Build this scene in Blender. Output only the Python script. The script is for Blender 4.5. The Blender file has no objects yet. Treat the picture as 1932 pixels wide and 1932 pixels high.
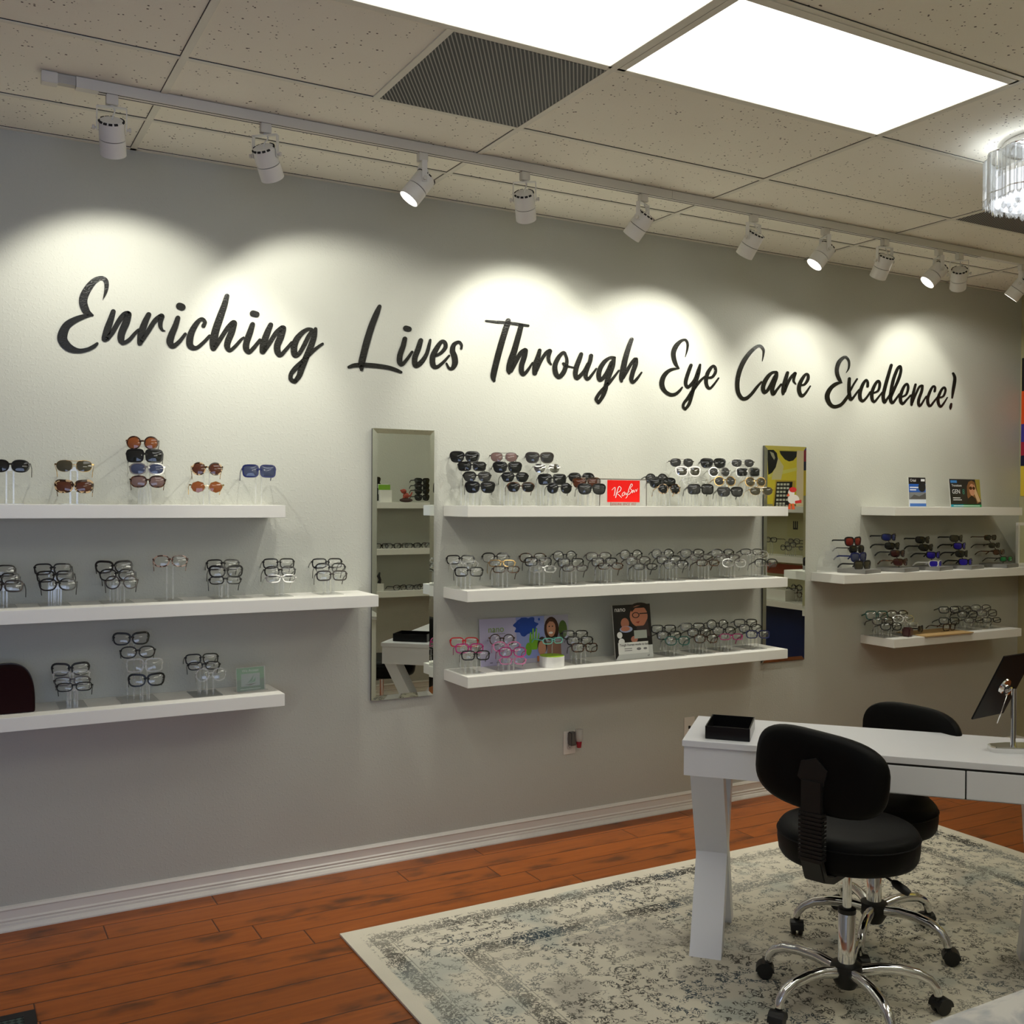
import bpy, bmesh, math, random
from mathutils import Vector, Matrix
random.seed(7)
PI = math.pi
SC = bpy.context.scene
COL = SC.collection

# ---------------------------------------------------------------- camera
F_PX, YAW, PITCH, ROLL = 1928.622, 0.5093027, -0.01223699, 0.00638469
CAM = Vector((0, -4.3258193, 1.6547312))
H = 3.043
_cy, _sy, _cp, _sp = math.cos(YAW), math.sin(YAW), math.cos(PITCH), math.sin(PITCH)
FW = Vector((_sy*_cp, _cy*_cp, _sp))
_R = Vector((_cy, -_sy, 0))
_U = _R.cross(FW)
_cr, _sr = math.cos(ROLL), math.sin(ROLL)
RT = _R*_cr + _U*_sr
UP = -_R*_sr + _U*_cr
cam_d = bpy.data.cameras.new('camera')
cam = bpy.data.objects.new('camera', cam_d)
COL.objects.link(cam)
cam_d.sensor_width = 36
cam_d.lens = F_PX/1932*36
cam_d.clip_start = .05
m = Matrix.Identity(4)
for i in range(3):
    m[i][0], m[i][1], m[i][2], m[i][3] = RT[i], UP[i], -FW[i], CAM[i]
cam.matrix_world = m
SC.camera = cam

# ---------------------------------------------------------------- world, exposure, lamp strengths
w = bpy.data.worlds.new('world')
SC.world = w
w.use_nodes = True
w.node_tree.nodes['Background'].inputs[0].default_value = (.55, .68, 1, 1)
w.node_tree.nodes['Background'].inputs[1].default_value = 1.0
SC.view_settings.view_transform = 'Standard'
SC.view_settings.look = 'None'
SC.view_settings.exposure = 0
SC.view_settings.gamma = 1
SC.view_settings.use_curve_mapping = False
SC.cycles.transparent_max_bounces = 48
SC.cycles.max_bounces = 9
SC.cycles.sample_clamp_indirect = 4
SPOT_W = 30
PANEL_E = 2.5          # the two light panels over the wall display
FILL_PANEL_E = 6.5     # unseen ceiling panels added as fill light
CHAND_W = 2.2

# ---------------------------------------------------------------- pixel measurements -> points on real planes
def ray(u, v):
    return FW + RT*((u-966)/F_PX) - UP*((v-966)/F_PX)
def ony(u, v, y=0.0):
    d = ray(u, v); return CAM + d*((y-CAM.y)/d.y)
def onx(u, v, x):
    d = ray(u, v); return CAM + d*((x-CAM.x)/d.x)
def onz(u, v, z=0.0):
    d = ray(u, v); return CAM + d*((z-CAM.z)/d.z)
MT = math.radians(.6)     # the left mirror hangs very slightly turned
MC, MN = Vector((1.841, -.0165, 0)), Vector((math.sin(.6*PI/180), -math.cos(.6*PI/180), 0))
def seen1(u, v, y):      # a point at depth y that the left wall mirror shows at (u, v)
    d = ray(u, v); h = CAM + d*((MC-CAM).dot(MN)/d.dot(MN)); e = d - MN*(2*d.dot(MN)); return h + e*((y-h.y)/e.y)
def seen2(u, v, x=6.31):
    p = onx(u, v, x); return Vector((p.x, -p.y, p.z))

# ---------------------------------------------------------------- materials
MATS = {}
def nt(name):
    mt = bpy.data.materials.new(name); mt.use_nodes = True
    n = mt.node_tree; return mt, n, n.nodes['Principled BSDF']
def srgb(r, g, b):
    return tuple((c/255/12.92 if c/255 <= .04045 else ((c/255+.055)/1.055)**2.4) for c in (r, g, b))
def M(name, col=(.8, .8, .8), rough=.5, metal=0, spec=.5, coat=0, var=0, vscale=8, emit=0, bump=0, bscale=200):
    if name in MATS: return MATS[name]
    mt, n, p = nt(name)
    p.inputs['Base Color'].default_value = (*col, 1)
    p.inputs['Roughness'].default_value = rough
    p.inputs['Metallic'].default_value = metal
    p.inputs['Specular IOR Level'].default_value = spec
    p.inputs['Coat Weight'].default_value = coat
    if emit:
        p.inputs['Emission Color'].default_value = (*col, 1)
        p.inputs['Emission Strength'].default_value = emit
    if var or bump:
        tc = n.nodes.new('ShaderNodeTexCoord')
    if var:
        ns = n.nodes.new('ShaderNodeTexNoise'); ns.inputs['Scale'].default_value = vscale; ns.inputs['Detail'].default_value = 4
        n.links.new(tc.outputs['Object'], ns.inputs['Vector'])
        mx = n.nodes.new('ShaderNodeMix'); mx.data_type = 'RGBA'
        mx.inputs[6].default_value = (*[c*(1-var) for c in col], 1)
        mx.inputs[7].default_value = (*[min(1, c*(1+var)) for c in col], 1)
        n.links.new(ns.outputs['Fac'], mx.inputs[0]); n.links.new(mx.outputs[2], p.inputs['Base Color'])
    if bump:
        nb = n.nodes.new('ShaderNodeTexNoise'); nb.inputs['Scale'].default_value = bscale; nb.inputs['Detail'].default_value = 2
        n.links.new(tc.outputs['Object'], nb.inputs['Vector'])
        bp = n.nodes.new('ShaderNodeBump'); bp.inputs['Strength'].default_value = bump; bp.inputs['Distance'].default_value = .004
        n.links.new(nb.outputs['Fac'], bp.inputs['Height']); n.links.new(bp.outputs[0], p.inputs['Normal'])
    MATS[name] = mt
    return mt

class G:
    """tiny node-graph helper"""
    def __init__(s, name):
        s.m, s.n, s.p = nt(name)
        s.tc = s.n.nodes.new('ShaderNodeTexCoord')
        sp = s.n.nodes.new('ShaderNodeSeparateXYZ'); s.n.links.new(s.tc.outputs['Object'], sp.inputs[0])
        s.x, s.y, s.z = sp.outputs
    def k(s, op, *a, clamp=False):
        nd = s.n.nodes.new('ShaderNodeMath'); nd.operation = op; nd.use_clamp = clamp
        for i, v in enumerate(a):
            if isinstance(v, (int, float)): nd.inputs[i].default_value = v
            else: s.n.links.new(v, nd.inputs[i])
        return nd.outputs[0]
    def vec(s, x=0., y=0., z=0.):
        nd = s.n.nodes.new('ShaderNodeCombineXYZ')
        for i, v in enumerate((x, y, z)):
            if isinstance(v, (int, float)): nd.inputs[i].default_value = v
            else: s.n.links.new(v, nd.inputs[i])
        return nd.outputs[0]
    def noise(s, scale, detail=3, vec=None, dist=0, rough=.5):
        nd = s.n.nodes.new('ShaderNodeTexNoise'); nd.inputs['Scale'].default_value = scale
        nd.inputs['Detail'].default_value = detail; nd.inputs['Distortion'].default_value = dist; nd.inputs['Roughness'].default_value = rough
        s.n.links.new(vec if vec else s.tc.outputs['Object'], nd.inputs['Vector']); return nd.outputs['Fac']
    def vor(s, scale, vec=None, feature='F1', out='Distance', rnd=1):
        nd = s.n.nodes.new('ShaderNodeTexVoronoi'); nd.feature = feature; nd.inputs['Scale'].default_value = scale
        nd.inputs['Randomness'].default_value = rnd
        s.n.links.new(vec if vec else s.tc.outputs['Object'], nd.inputs['Vector']); return nd.outputs[out]
    def white(s, v):
        nd = s.n.nodes.new('ShaderNodeTexWhiteNoise'); nd.noise_dimensions = '1D'; s.n.links.new(v, nd.inputs['W']); return nd.outputs['Value']
    def step(s, v, a, b):   # smooth 0..1 from a to b
        nd = s.n.nodes.new('ShaderNodeMapRange'); nd.interpolation_type = 'SMOOTHSTEP'
        s.n.links.new(v, nd.inputs[0]); nd.inputs[1].default_value = a; nd.inputs[2].default_value = b; return nd.outputs[0]
    def mix(s, f, a, b):
        nd = s.n.nodes.new('ShaderNodeMix'); nd.data_type = 'RGBA'
        if isinstance(f, (int, float)): nd.inputs[0].default_value = f
        else: s.n.links.new(f, nd.inputs[0])
        for i, v in ((6, a), (7, b)):
            if isinstance(v, tuple): nd.inputs[i].default_value = (*v[:3], 1)
            else: s.n.links.new(v, nd.inputs[i])
        return nd.outputs[2]
    def bump(s, h, strength=.3, dist=.003):
        nd = s.n.nodes.new('ShaderNodeBump'); nd.inputs['Strength'].default_value = strength; nd.inputs['Distance'].default_value = dist
        s.n.links.new(h, nd.inputs['Height']); s.n.links.new(nd.outputs[0], s.p.inputs['Normal'])
    def col(s, c): s.n.links.new(c, s.p.inputs['Base Color'])

def wall_mat(name, col):
    g = G(name)
    n1 = g.noise(95, 3); n2 = g.noise(1.3, 2)
    c = g.mix(n2, tuple(k*.95 for k in col), tuple(k*1.04 for k in col)); g.col(c)
    blobs = g.step(n1, .5, .66)
    g.bump(blobs, .32, .0014); g.p.inputs['Roughness'].default_value = .62
    g.p.inputs['Specular IOR Level'].default_value = .3
    return g.m
WALL = wall_mat('grey_wall_paint', (.485, .49, .43))

def tile_mat():
    g = G('ceiling_tile')
    f = g.vor(58, rnd=1); sz = g.noise(30, 2)
    d = g.k('LESS_THAN', f, g.k('MULTIPLY', g.step(sz, .36, .70), .24))
    f2 = g.noise(260, 2)
    sp = g.k('MAXIMUM', d, g.k('MULTIPLY', g.step(f2, .70, .76), .5))
    c = g.mix(g.noise(2, 3), (.82, .79, .68), (.88, .85, .74))
    g.col(g.mix(sp, c, (.12, .10, .08))); g.p.inputs['Roughness'].default_value = .9
    g.bump(g.noise(120, 4), .25, .002); return g.m
TILE = tile_mat()

def floor_mat():
    g = G('hardwood_planks')
    pw, pl = .135, 1.22
    r = g.k('FLOOR', g.k('DIVIDE', g.y, pw))
    rnd = g.white(r)
    xx = g.k('ADD', g.k('DIVIDE', g.x, pl), g.k('MULTIPLY', rnd, 7.3))
    cell = g.k('FLOOR', xx); fx = g.k('FRACT', xx); fy = g.k('FRACT', g.k('DIVIDE', g.y, pw))
    pid = g.white(g.k('ADD', g.k('MULTIPLY', cell, 3.17), g.k('MULTIPLY', r, 11.3)))
    ex = g.k('MULTIPLY', g.k('MINIMUM', fx, g.k('SUBTRACT', 1, fx)), pl)
    ey = g.k('MULTIPLY', g.k('MINIMUM', fy, g.k('SUBTRACT', 1, fy)), pw)
    e = g.k('MINIMUM', ex, ey)
    gap = g.step(e, .0008, .0035)
    gv = g.vec(g.k('MULTIPLY', g.x, 1.2), g.k('MULTIPLY', g.y, 14), g.k('MULTIPLY', pid, 20))
    grain = g.noise(3, 6, gv, .6); blot = g.noise(4.5, 4, g.vec(g.x, g.k('MULTIPLY', g.y, 2.2), g.k('MULTIPLY', pid, 9)))
    c = g.mix(grain, (.20, .050, .010), (.46, .130, .024))
    c = g.mix(g.step(blot, .50, .75), c, (.09, .035, .014))
    c = g.mix(g.k('MULTIPLY', pid, .30), c, (.20, .065, .02))
    c = g.mix(gap, (.05, .018, .008), c)
    g.col(c); g.p.inputs['Roughness'].default_value = .38
    g.p.inputs['Specular IOR Level'].default_value = .22
    hgt = g.k('ADD', g.step(e, 0, .007), g.k('MULTIPLY', grain, .12))
    g.bump(hgt, .6, .0025); return g.m
FLOOR = floor_mat()

RUG_X0, RUG_X1, RUG_Y0, RUG_Y1 = 1.315, 4.44, -3.10, -.655
def rug_mat():
    g = G('faded_oriental_rug')
    d = g.k('MINIMUM', g.k('MINIMUM', g.k('SUBTRACT', g.x, RUG_X0), g.k('SUBTRACT', RUG_X1, g.x)),
            g.k('MINIMUM', g.k('SUBTRACT', g.y, RUG_Y0), g.k('SUBTRACT', RUG_Y1, g.y)))
    def band(a, b, s=.006):
        return g.k('MULTIPLY', g.step(d, a, a+s), g.k('SUBTRACT', 1, g.step(d, b, b+s)))
    wob = g.noise(14, 2)
    # short dark scribbles: thin iso-lines of a distorted noise, broken up by a second one
    def scrib(scale, th, seed, lo, hi):
        n1 = g.noise(scale, 1.5, g.vec(g.k('ADD', g.x, seed), g.y, 0.), 1.4)
        l = g.k('SUBTRACT', 1, g.step(g.k('ABSOLUTE', g.k('SUBTRACT', n1, .5)), th*.5, th))
        return g.k('MULTIPLY', l, g.step(g.noise(scale*.45, 2, g.vec(g.k('ADD', g.x, seed*3), g.y, 0.)), lo, hi))
    s1 = scrib(46, .075, 0., .46, .53)
    s2 = scrib(56, .12, 5., .34, .42)
    # rosettes
    v = g.vor(2.6, rnd=.75)
    ring = g.k('MULTIPLY', g.step(g.k('SINE', g.k('MULTIPLY', v, 120.)), .2, .6), g.k('SUBTRACT', 1, g.step(v, .105, .13)))
    ring = g.k('MULTIPLY', ring, g.step(g.noise(34, 2), .40, .48))
    dense = g.k('ADD', g.k('ADD', band(.075, .135), band(.335, .40)), 0)
    line = g.k('ADD', g.k('ADD', band(.145, .149, .002), band(.325, .329, .002)), band(.410, .414, .002))
    inside = g.step(d, .05, .06)
    patch = g.step(g.noise(2.3, 3), .50, .58)
    ground = g.mix(g.noise(5, 3), (.66, .62, .50), (.78, .73, .60))
    ground = g.mix(g.k('MULTIPLY', g.k('MULTIPLY', patch, g.step(d, .43, .45)), .45), ground, (.30, .275, .24))
    ground = g.mix(g.k('MULTIPLY', g.k('MULTIPLY', inside, g.step(g.noise(3.1, 2, g.vec(g.x, g.y, 3.)), .56, .66)), .42), ground, (.33, .40, .38))
    ink = g.mix(g.step(g.noise(3.4, 2, g.vec(g.x, g.y, 8.)), .48, .62), (.035, .033, .03), (.015, .04, .065))
    mask = g.k('MAXIMUM', g.k('MULTIPLY', s1, .9), g.k('MULTIPLY', g.k('MULTIPLY', s2, .95), g.k('MINIMUM', dense, 1)))
    mask = g.k('MAXIMUM', mask, g.k('MULTIPLY', line, .6)); mask = g.k('MAXIMUM', mask, g.k('MULTIPLY', ring, .9))
    mask = g.k('MULTIPLY', mask, g.k('ADD', .6, g.k('MULTIPLY', g.step(g.noise(1.9, 2, g.vec(g.x, g.y, 5.)), .36, .6), .4)))
    mask = g.k('MULTIPLY', mask, inside, clamp=True)
    g.col(g.mix(mask, ground, ink)); g.p.inputs['Roughness'].default_value = .95
    g.p.inputs['Specular IOR Level'].default_value = .1
    g.bump(g.noise(400, 2), .4, .002); return g.m
RUG = rug_mat()

WHITE = M('white_laminate', (.80, .79, .73), .38, bump=.03, bscale=300)
TRIM = M('white_trim_paint', (.72, .69, .62), .35)
TBAR = M('ceiling_grid_paint', (.72, .70, .60), .5)
TRACK = M('white_track_metal', (.66, .63, .56), .4)
CAN = M('white_lamp_metal', (.74, .72, .67), .35)
DESK = M('white_desk_lacquer', (.80, .81, .85), .32, bump=.02, bscale=250)
BLACK = M('black_plastic', (.006, .006, .006), .45)
VINYL = M('black_vinyl_upholstery', (.003, .003, .003), .5, spec=.13, bump=.12, bscale=350)
CHROME = M('polished_chrome', (.80, .80, .80), .08, 1)
DARK = M('dark_slot', (.01, .01, .01), .8)
LETTER = None
def letter_mat():
    g = G('black_vinyl_lettering'); g.p.inputs['Base Color'].default_value = (.008, .008, .006, 1)
    g.p.inputs['Roughness'].default_value = .22; g.p.inputs['Specular IOR Level'].default_value = .35
    g.bump(g.noise(160, 3), .6, .002); return g.m
LETTER = letter_mat()
def emit_mat(name, col, s):
    mt = bpy.data.materials.new(name); mt.use_nodes = True; n = mt.node_tree; n.nodes.clear()
    e = n.nodes.new('ShaderNodeEmission'); e.inputs[0].default_value = (*col, 1); e.inputs[1].default_value = s
    o = n.nodes.new('ShaderNodeOutputMaterial'); n.links.new(e.outputs[0], o.inputs[0]); return mt
PANEL = emit_mat('light_panel_diffuser', (1, .985, .93), PANEL_E)
FILL_PANEL = emit_mat('fill_panel_diffuser', (1, .975, .84), FILL_PANEL_E)
LAMPFACE = emit_mat('lit_lamp_face', (1, .97, .88), 9)
DAY = emit_mat('daylit_window_glass', (.55, .68, 1), 3.4)
def clear_mat(name, tint=(1, 1, 1), base=.10, edge=.6, rough=.04, milk=0.0):
    mt = bpy.data.materials.new(name); mt.use_nodes = True; n = mt.node_tree; n.nodes.clear()
    t = n.nodes.new('ShaderNodeBsdfTransparent'); t.inputs[0].default_value = (*tint, 1)
    gl = n.nodes.new('ShaderNodeBsdfGlossy'); gl.inputs['Roughness'].default_value = rough
    lw = n.nodes.new('ShaderNodeLayerWeight'); lw.inputs[0].default_value = .35
    mr = n.nodes.new('ShaderNodeMapRange'); n.links.new(lw.outputs['Facing'], mr.inputs[0]); mr.inputs[3].default_value = base; mr.inputs[4].default_value = edge
    mx = n.nodes.new('ShaderNodeMixShader'); n.links.new(mr.outputs[0], mx.inputs[0]); n.links.new(t.outputs[0], mx.inputs[1]); n.links.new(gl.outputs[0], mx.inputs[2])
    out = mx.outputs[0]
    if milk:
        df = n.nodes.new('ShaderNodeBsdfDiffuse'); df.inputs[0].default_value = (.85, .85, .82, 1)
        m2 = n.nodes.new('ShaderNodeMixShader'); m2.inputs[0].default_value = milk
        n.links.new(out, m2.inputs[1]); n.links.new(df.outputs[0], m2.inputs[2]); out = m2.outputs[0]
    o = n.nodes.new('ShaderNodeOutputMaterial'); n.links.new(out, o.inputs[0]); MATS[name] = mt; return mt
ACRYL = clear_mat('clear_acrylic', (.99, .995, .99), .06, .5, .06, .16)
CLENS = clear_mat('clear_lens', (.93, .94, .93), .07, .35, .03, .03)
CRYST = clear_mat('crystal_glass', (.93, .95, .97), .18, .8, .05, .25)
def mirror_mat():
    mt, n, p = nt('mirror_glass'); p.inputs['Base Color'].default_value = (.80, .84, .78, 1)
    p.inputs['Metallic'].default_value = 1; p.inputs['Roughness'].default_value = .0; return mt
MIRROR = mirror_mat()
def grille_mat():
    g = G('perforated_grille'); s = .0125
    fx = g.k('FRACT', g.k('DIVIDE', g.k('SUBTRACT', g.k('MULTIPLY', g.x, .838), g.k('MULTIPLY', g.y, .545)), s))
    g.col(g.mix(g.step(g.k('ABSOLUTE', g.k('SUBTRACT', fx, .5)), .30, .36), (.006, .006, .006), (.30, .29, .26)))
    g.p.inputs['Roughness'].default_value = .6; return g.m
GRILLE = grille_mat()
def marble_mat():
    g = G('white_marble'); n = g.noise(3, 6, None, 1.5)
    g.col(g.mix(g.step(g.k('ABSOLUTE', g.k('SUBTRACT', n, .5)), 0., .05), (.42, .43, .45), (.62, .61, .58))); g.p.inputs['Roughness'].default_value = .25; return g.m
def tort_mat(name, a, b, sc=60, lo=.48, hi=.56):
    g = G(name); g.col(g.mix(g.step(g.noise(sc, 2, None, .5), lo, hi), a, b)); g.p.inputs['Roughness'].default_value = .15; return g.m
FM = dict(
    black=M('black_acetate', (.008, .008, .008), .18), matte=M('matte_black_nylon', (.012, .012, .013), .4),
    tort=tort_mat('tortoise_acetate', (.03, .014, .006), (.50, .34, .18)), brown=tort_mat('brown_acetate', (.025, .010, .005), (.10, .045, .02)),
    blush=tort_mat('blush_tortoise_acetate', (.10, .05, .035), (.62, .42, .32)), clearf=clear_mat('clear_acetate', (.95, .95, .93), .12, .8, .05, .22),
    red=M('red_acetate', (.45, .012, .02), .2), pink=M('pink_acetate', (.75, .22, .42), .25), magenta=M('magenta_acetate', (.40, .02, .16), .25),
    teal=M('turquoise_acetate', (.25, .72, .62), .25), green=M('dark_green_acetate', (.02, .10, .08), .2), navy=M('navy_acetate', (.012, .018, .09), .2),
    gold=M('gold_metal', (.55, .38, .17), .2, 1), silver=M('silver_metal', (.65, .65, .65), .2, 1), gun=M('dark_metal', (.09, .08, .075), .3, 1),
    white=M('white_acetate', (.80, .79, .76), .25), blue=M('blue_acetate', (.03, .06, .4), .25), orange=M('orange_acetate', (.75, .10, .04), .3))
FN = dict(black='black', matte='matte black', tort='tortoise', brown='dark brown', blush='blush tortoise', clearf='clear', red='red', pink='pink',
          magenta='magenta', teal='turquoise', green='dark green', navy='navy', gold='gold', silver='silver', gun='dark metal', white='white', blue='blue', orange='orange')
def lens(name, col, rough=.05, spec=.5):
    return M(name, col, rough, 0, spec, coat=.2)
LM = dict(clear=CLENS, dark=lens('dark_sun_lens', (.010, .011, .010)), grey=lens('grey_sun_lens', (.035, .035, .032)), brown=lens('brown_sun_lens', (.075, .024, .012)),
          amber=lens('amber_sun_lens', (.20, .06, .018)), olive=lens('olive_sun_lens', (.05, .045, .028)), blue=M('blue_mirror_lens', (.02, .04, .30), .1, .6, coat=.6),
          purple=M('violet_mirror_lens', (.03, .015, .55), .12, .55, coat=.5), greenm=M('green_mirror_lens', (.02, .30, .10), .12, .5, coat=.5),
          redm=M('red_mirror_lens', (.22, .025, .02), .15, .4, coat=.4), maroon=M('maroon_lens', (.05, .008, .010), .1, .1, coat=.5),
          mirror=M('silver_mirror_lens', (.35, .35, .33), .06, 1), rose=lens('rose_sun_lens', (.16, .10, .09)), slate=lens('slate_blue_lens', (.045, .055, .10)))

# ---------------------------------------------------------------- mesh helpers
def tag(o, label=None, cat=None, group=None, kind=None):
    if label: o['label'] = label
    if cat: o['category'] = cat
    if group: o['group'] = group
    if kind: o['kind'] = kind
    return o
def link(name, data, parent=None):
    o = bpy.data.objects.new(name, data); COL.objects.link(o)
    if parent: o.parent = parent
    return o
def thing(name, label, cat, loc=(0, 0, 0), rz=0, group=None):
    o = link(name, None); o.location = loc; o.rotation_euler = (0, 0, rz); o.empty_display_size = .05
    return tag(o, label, cat, group)
def child_loc(o, parent, p):   # helper kept tiny: location in parent's frame
    o.parent = parent; o.location = p
class B:
    def __init__(s): s.bm = bmesh.new()
    def box(s, lo, hi, mi=0):
        x0, y0, z0 = lo; x1, y1, z1 = hi
        v = [s.bm.verts.new(p) for p in ((x0,y0,z0),(x1,y0,z0),(x1,y1,z0),(x0,y1,z0),(x0,y0,z1),(x1,y0,z1),(x1,y1,z1),(x0,y1,z1))]
        for f in ((0,3,2,1),(4,5,6,7),(0,1,5,4),(1,2,6,5),(2,3,7,6),(3,0,4,7)):
            fc = s.bm.faces.new([v[i] for i in f]); fc.material_index = mi
        return v
    def cbox(s, c, sz, mi=0): return s.box([c[i]-sz[i]/2 for i in range(3)], [c[i]+sz[i]/2 for i in range(3)], mi)
    def loft(s, rings, closed=False, cap=True, mi=0, smooth=True):
        R = [[s.bm.verts.new(p) for p in r] for r in rings]
        n = len(R[0]); L = len(R)
        for a in range(L if closed else L-1):
            for i in range(n):
                f = s.bm.faces.new((R[a][i], R[a][(i+1) % n], R[(a+1) % L][(i+1) % n], R[(a+1) % L][i])); f.smooth = smooth; f.material_index = mi
        if cap and not closed:
            for r in (R[0][::-1], R[-1]):
                f = s.bm.faces.new(r); f.material_index = mi
        return R
    def tube(s, pts, r, n=8, mi=0, cap=True, flat=None):
        """swept tube; r number or list; flat=(a,b) half sizes of a rectangular section"""
        P = [Vector(p) for p in pts]; rings = []
        ref = Vector((0, 0, 1)); prev = None
        for i, p in enumerate(P):
            t = (P[min(i+1, len(P)-1)] - P[max(i-1, 0)]).normalized()
            if prev is None:
                a = t.cross(ref)
                if a.length < .05: a = t.cross(Vector((0, 1, 0)))
            else: a = prev - t*prev.dot(t)
            a.normalize(); b = t.cross(a); prev = a
            if flat:
                ha, hb = flat; rings.append([p+a*ha+b*hb, p-a*ha+b*hb, p-a*ha-b*hb, p+a*ha-b*hb])
            else:
                rr = r[i] if isinstance(r, (list, tuple)) else r
                rings.append([p + a*(rr*math.cos(2*PI*k/n)) + b*(rr*math.sin(2*PI*k/n)) for k in range(n)])
        s.loft(rings, cap=cap, mi=mi, smooth=not flat)
    def lathe(s, prof, c=(0, 0, 0), axis=None, n=24, mi=0, smooth=True):
        ax = Vector(axis).normalized() if axis else Vector((0, 0, 1)); a = ax.orthogonal().normalized(); b = ax.cross(a); c = Vector(c)
        s.loft([[c + ax*z + a*(max(r, 1e-5)*math.cos(2*PI*k/n)) + b*(max(r, 1e-5)*math.sin(2*PI*k/n)) for k in range(n)] for r, z in prof], mi=mi, smooth=smooth)
    def ell(s, c, r, n=14, m=9, mi=0, mat=None):
        rings = []
        for j in range(m+1):
            t = -PI/2 + PI*j/m; cr = max(math.cos(t), 1e-4)
            ring = [Vector((r[0]*cr*math.cos(2*PI*k/n), r[1]*cr*math.sin(2*PI*k/n), r[2]*math.sin(t))) for k in range(n)]
            rings.append([(mat @ p if mat else p) + Vector(c) for p in ring])
        s.loft(rings, mi=mi)
    def poly(s, pts, mi=0):
        f = s.bm.faces.new([s.bm.verts.new(p) for p in pts]); f.material_index = mi; return f
    def prism(s, pts, off, mi=0):
        s.loft([pts, [Vector(p)+Vector(off) for p in pts]], mi=mi, smooth=False)
    def mesh(s, name, mats, bevel=0, seg=2, autosmooth=False):
        bmesh.ops.recalc_face_normals(s.bm, faces=s.bm.faces)
        for e_ in s.bm.edges:
            if len(e_.link_faces) == 2 and e_.calc_face_angle(0) > .75: e_.smooth = False
        if bevel: bmesh.ops.bevel(s.bm, geom=[e for e in s.bm.edges], offset=bevel, segments=seg, affect='EDGES', clamp_overlap=True)
        me = bpy.data.meshes.new(name); s.bm.to_mesh(me); s.bm.free()
        for mt in (mats if isinstance(mats, (list, tuple)) else [mats]): me.materials.append(mt)
        return me
    def obj(s, name, mats, parent=None, bevel=0, **k):
        return link(name, s.mesh(name, mats, bevel), parent)
def struct(name, b, mats, **k):
    o = b.obj(name, mats, **k); o['kind'] = 'structure'; return o

# ---------------------------------------------------------------- the room
XL, XR, YF = -3.2, 6.31, -7.2
b = B(); b.box((XL-.15, YF-.15, -.1), (XR+.15, .15, 0)); struct('floor', b, FLOOR)
b = B(); b.box((XL-.15, YF-.15, H+.003), (XR+.15, .15, H+.12)); struct('ceiling', b, TILE)
b = B(); b.box((XL-.15, 0, 0), (XR+.15, .15, H+.02)); struct('wall_back', b, WALL)
YELLOW = M('yellow_wall_paint', (.62, .55, .18), .6); NAVYW = M('navy_wall_paint', (.012, .03, .13), .35)
b = B(); b.box((XR, YF, 0), (XR+.15, 0, H+.02)); struct('wall_right', b, wall_mat('yellow_cast_wall', (.47, .44, .26)))  # yellow light reflected onto this wall is put into its colour
b = B(); b.box((XL-.15, YF, 0), (XL, 0, H+.02)); struct('wall_left', b, WALL)
b = B(); b.box((XL, YF-.15, 0), (-2.6, YF, H+.02)); b.box((2.0, YF-.15, 0), (XR, YF, H+.02)); b.box((-2.6, YF-.15, 0), (2.0, YF, .55)); b.box((-2.6, YF-.15, 2.5), (2.0, YF, H+.02))
struct('wall_front', b, WALL)
b = B(); b.box((-2.6, YF-.10, .55), (2.0, YF-.08, 2.5)); struct('window_1', b, DAY)
b = B()
for x in (-2.6, -1.07, .46, 1.95): b.box((x, YF-.12, .55), (x+.05, YF-.03, 2.5))
b.box((-2.6, YF-.12, .55), (2, YF-.03, .6)); b.box((-2.6, YF-.12, 2.45), (2, YF-.03, 2.5)); struct('trim_1', b, TRIM)
# partition with more displays, seen only in the mirrors
PY = -3.72
b = B(); b.box((1.05, PY-.13, 0), (XR, PY, H+.02)); struct('wall_partition', b, WALL)
def baseboard(name, p0, p1, n):
    p0, p1, n = Vector(p0), Vector(p1), Vector(n)
    prof = [(0, 0), (.030, 0), (.030, .006), (.024, .017), (.018, .020), (.018, .028), (.013, .032), (.016, .040), (.011, .046), (.011, .074), (.015, .080), (.009, .088), (0, .092)]
    b = B(); b.loft([[p0 + n*d + Vector((0, 0, z)) for d, z in prof], [p1 + n*d + Vector((0, 0, z)) for d, z in prof]], smooth=False)
    struct(name, b, TRIM)
baseboard('baseboard_back', (XL, 0, 0), (XR, 0, 0), (0, -1, 0))
baseboard('baseboard_right', (XR, 0, 0), (XR, PY, 0), (-1, 0, 0))
baseboard('baseboard_partition', (1.05, PY, 0), (XR, PY, 0), (0, 1, 0))
baseboard('baseboard_left', (XL, YF, 0), (XL, 0, 0), (1, 0, 0))
# suspended ceiling grid
GX0, GS, YB, RS = .6696, 1.2192, -.3666, .6096
L1 = (GX0, GX0+GS, YB-3*RS, YB-2*RS); L2 = (GX0+GS, GX0+2*GS, YB-3*RS, YB-2*RS)
b = B()
for i in range(-4, 6):
    x = GX0 + i*GS
    if XL < x < XR: b.box((x-.012, YF, H-.002), (x+.012, 0, H+.022))
for j in range(0, 12):
    y = YB - j*RS
    if y > YF: b.box((XL, y-.010, H-.001), (XR, y+.010, H+.022))
b.box((GX0+.53*GS-.012, YB-2*RS, H-.002), (GX0+.53*GS+.012, YB-RS, H+.022))
b.box((XL, -.022, H-.002), (XR, 0, H+.022)); b.box((XR-.022, PY, H-.002), (XR, 0, H+.022))
struct('trim_2', b, TBAR)
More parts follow.
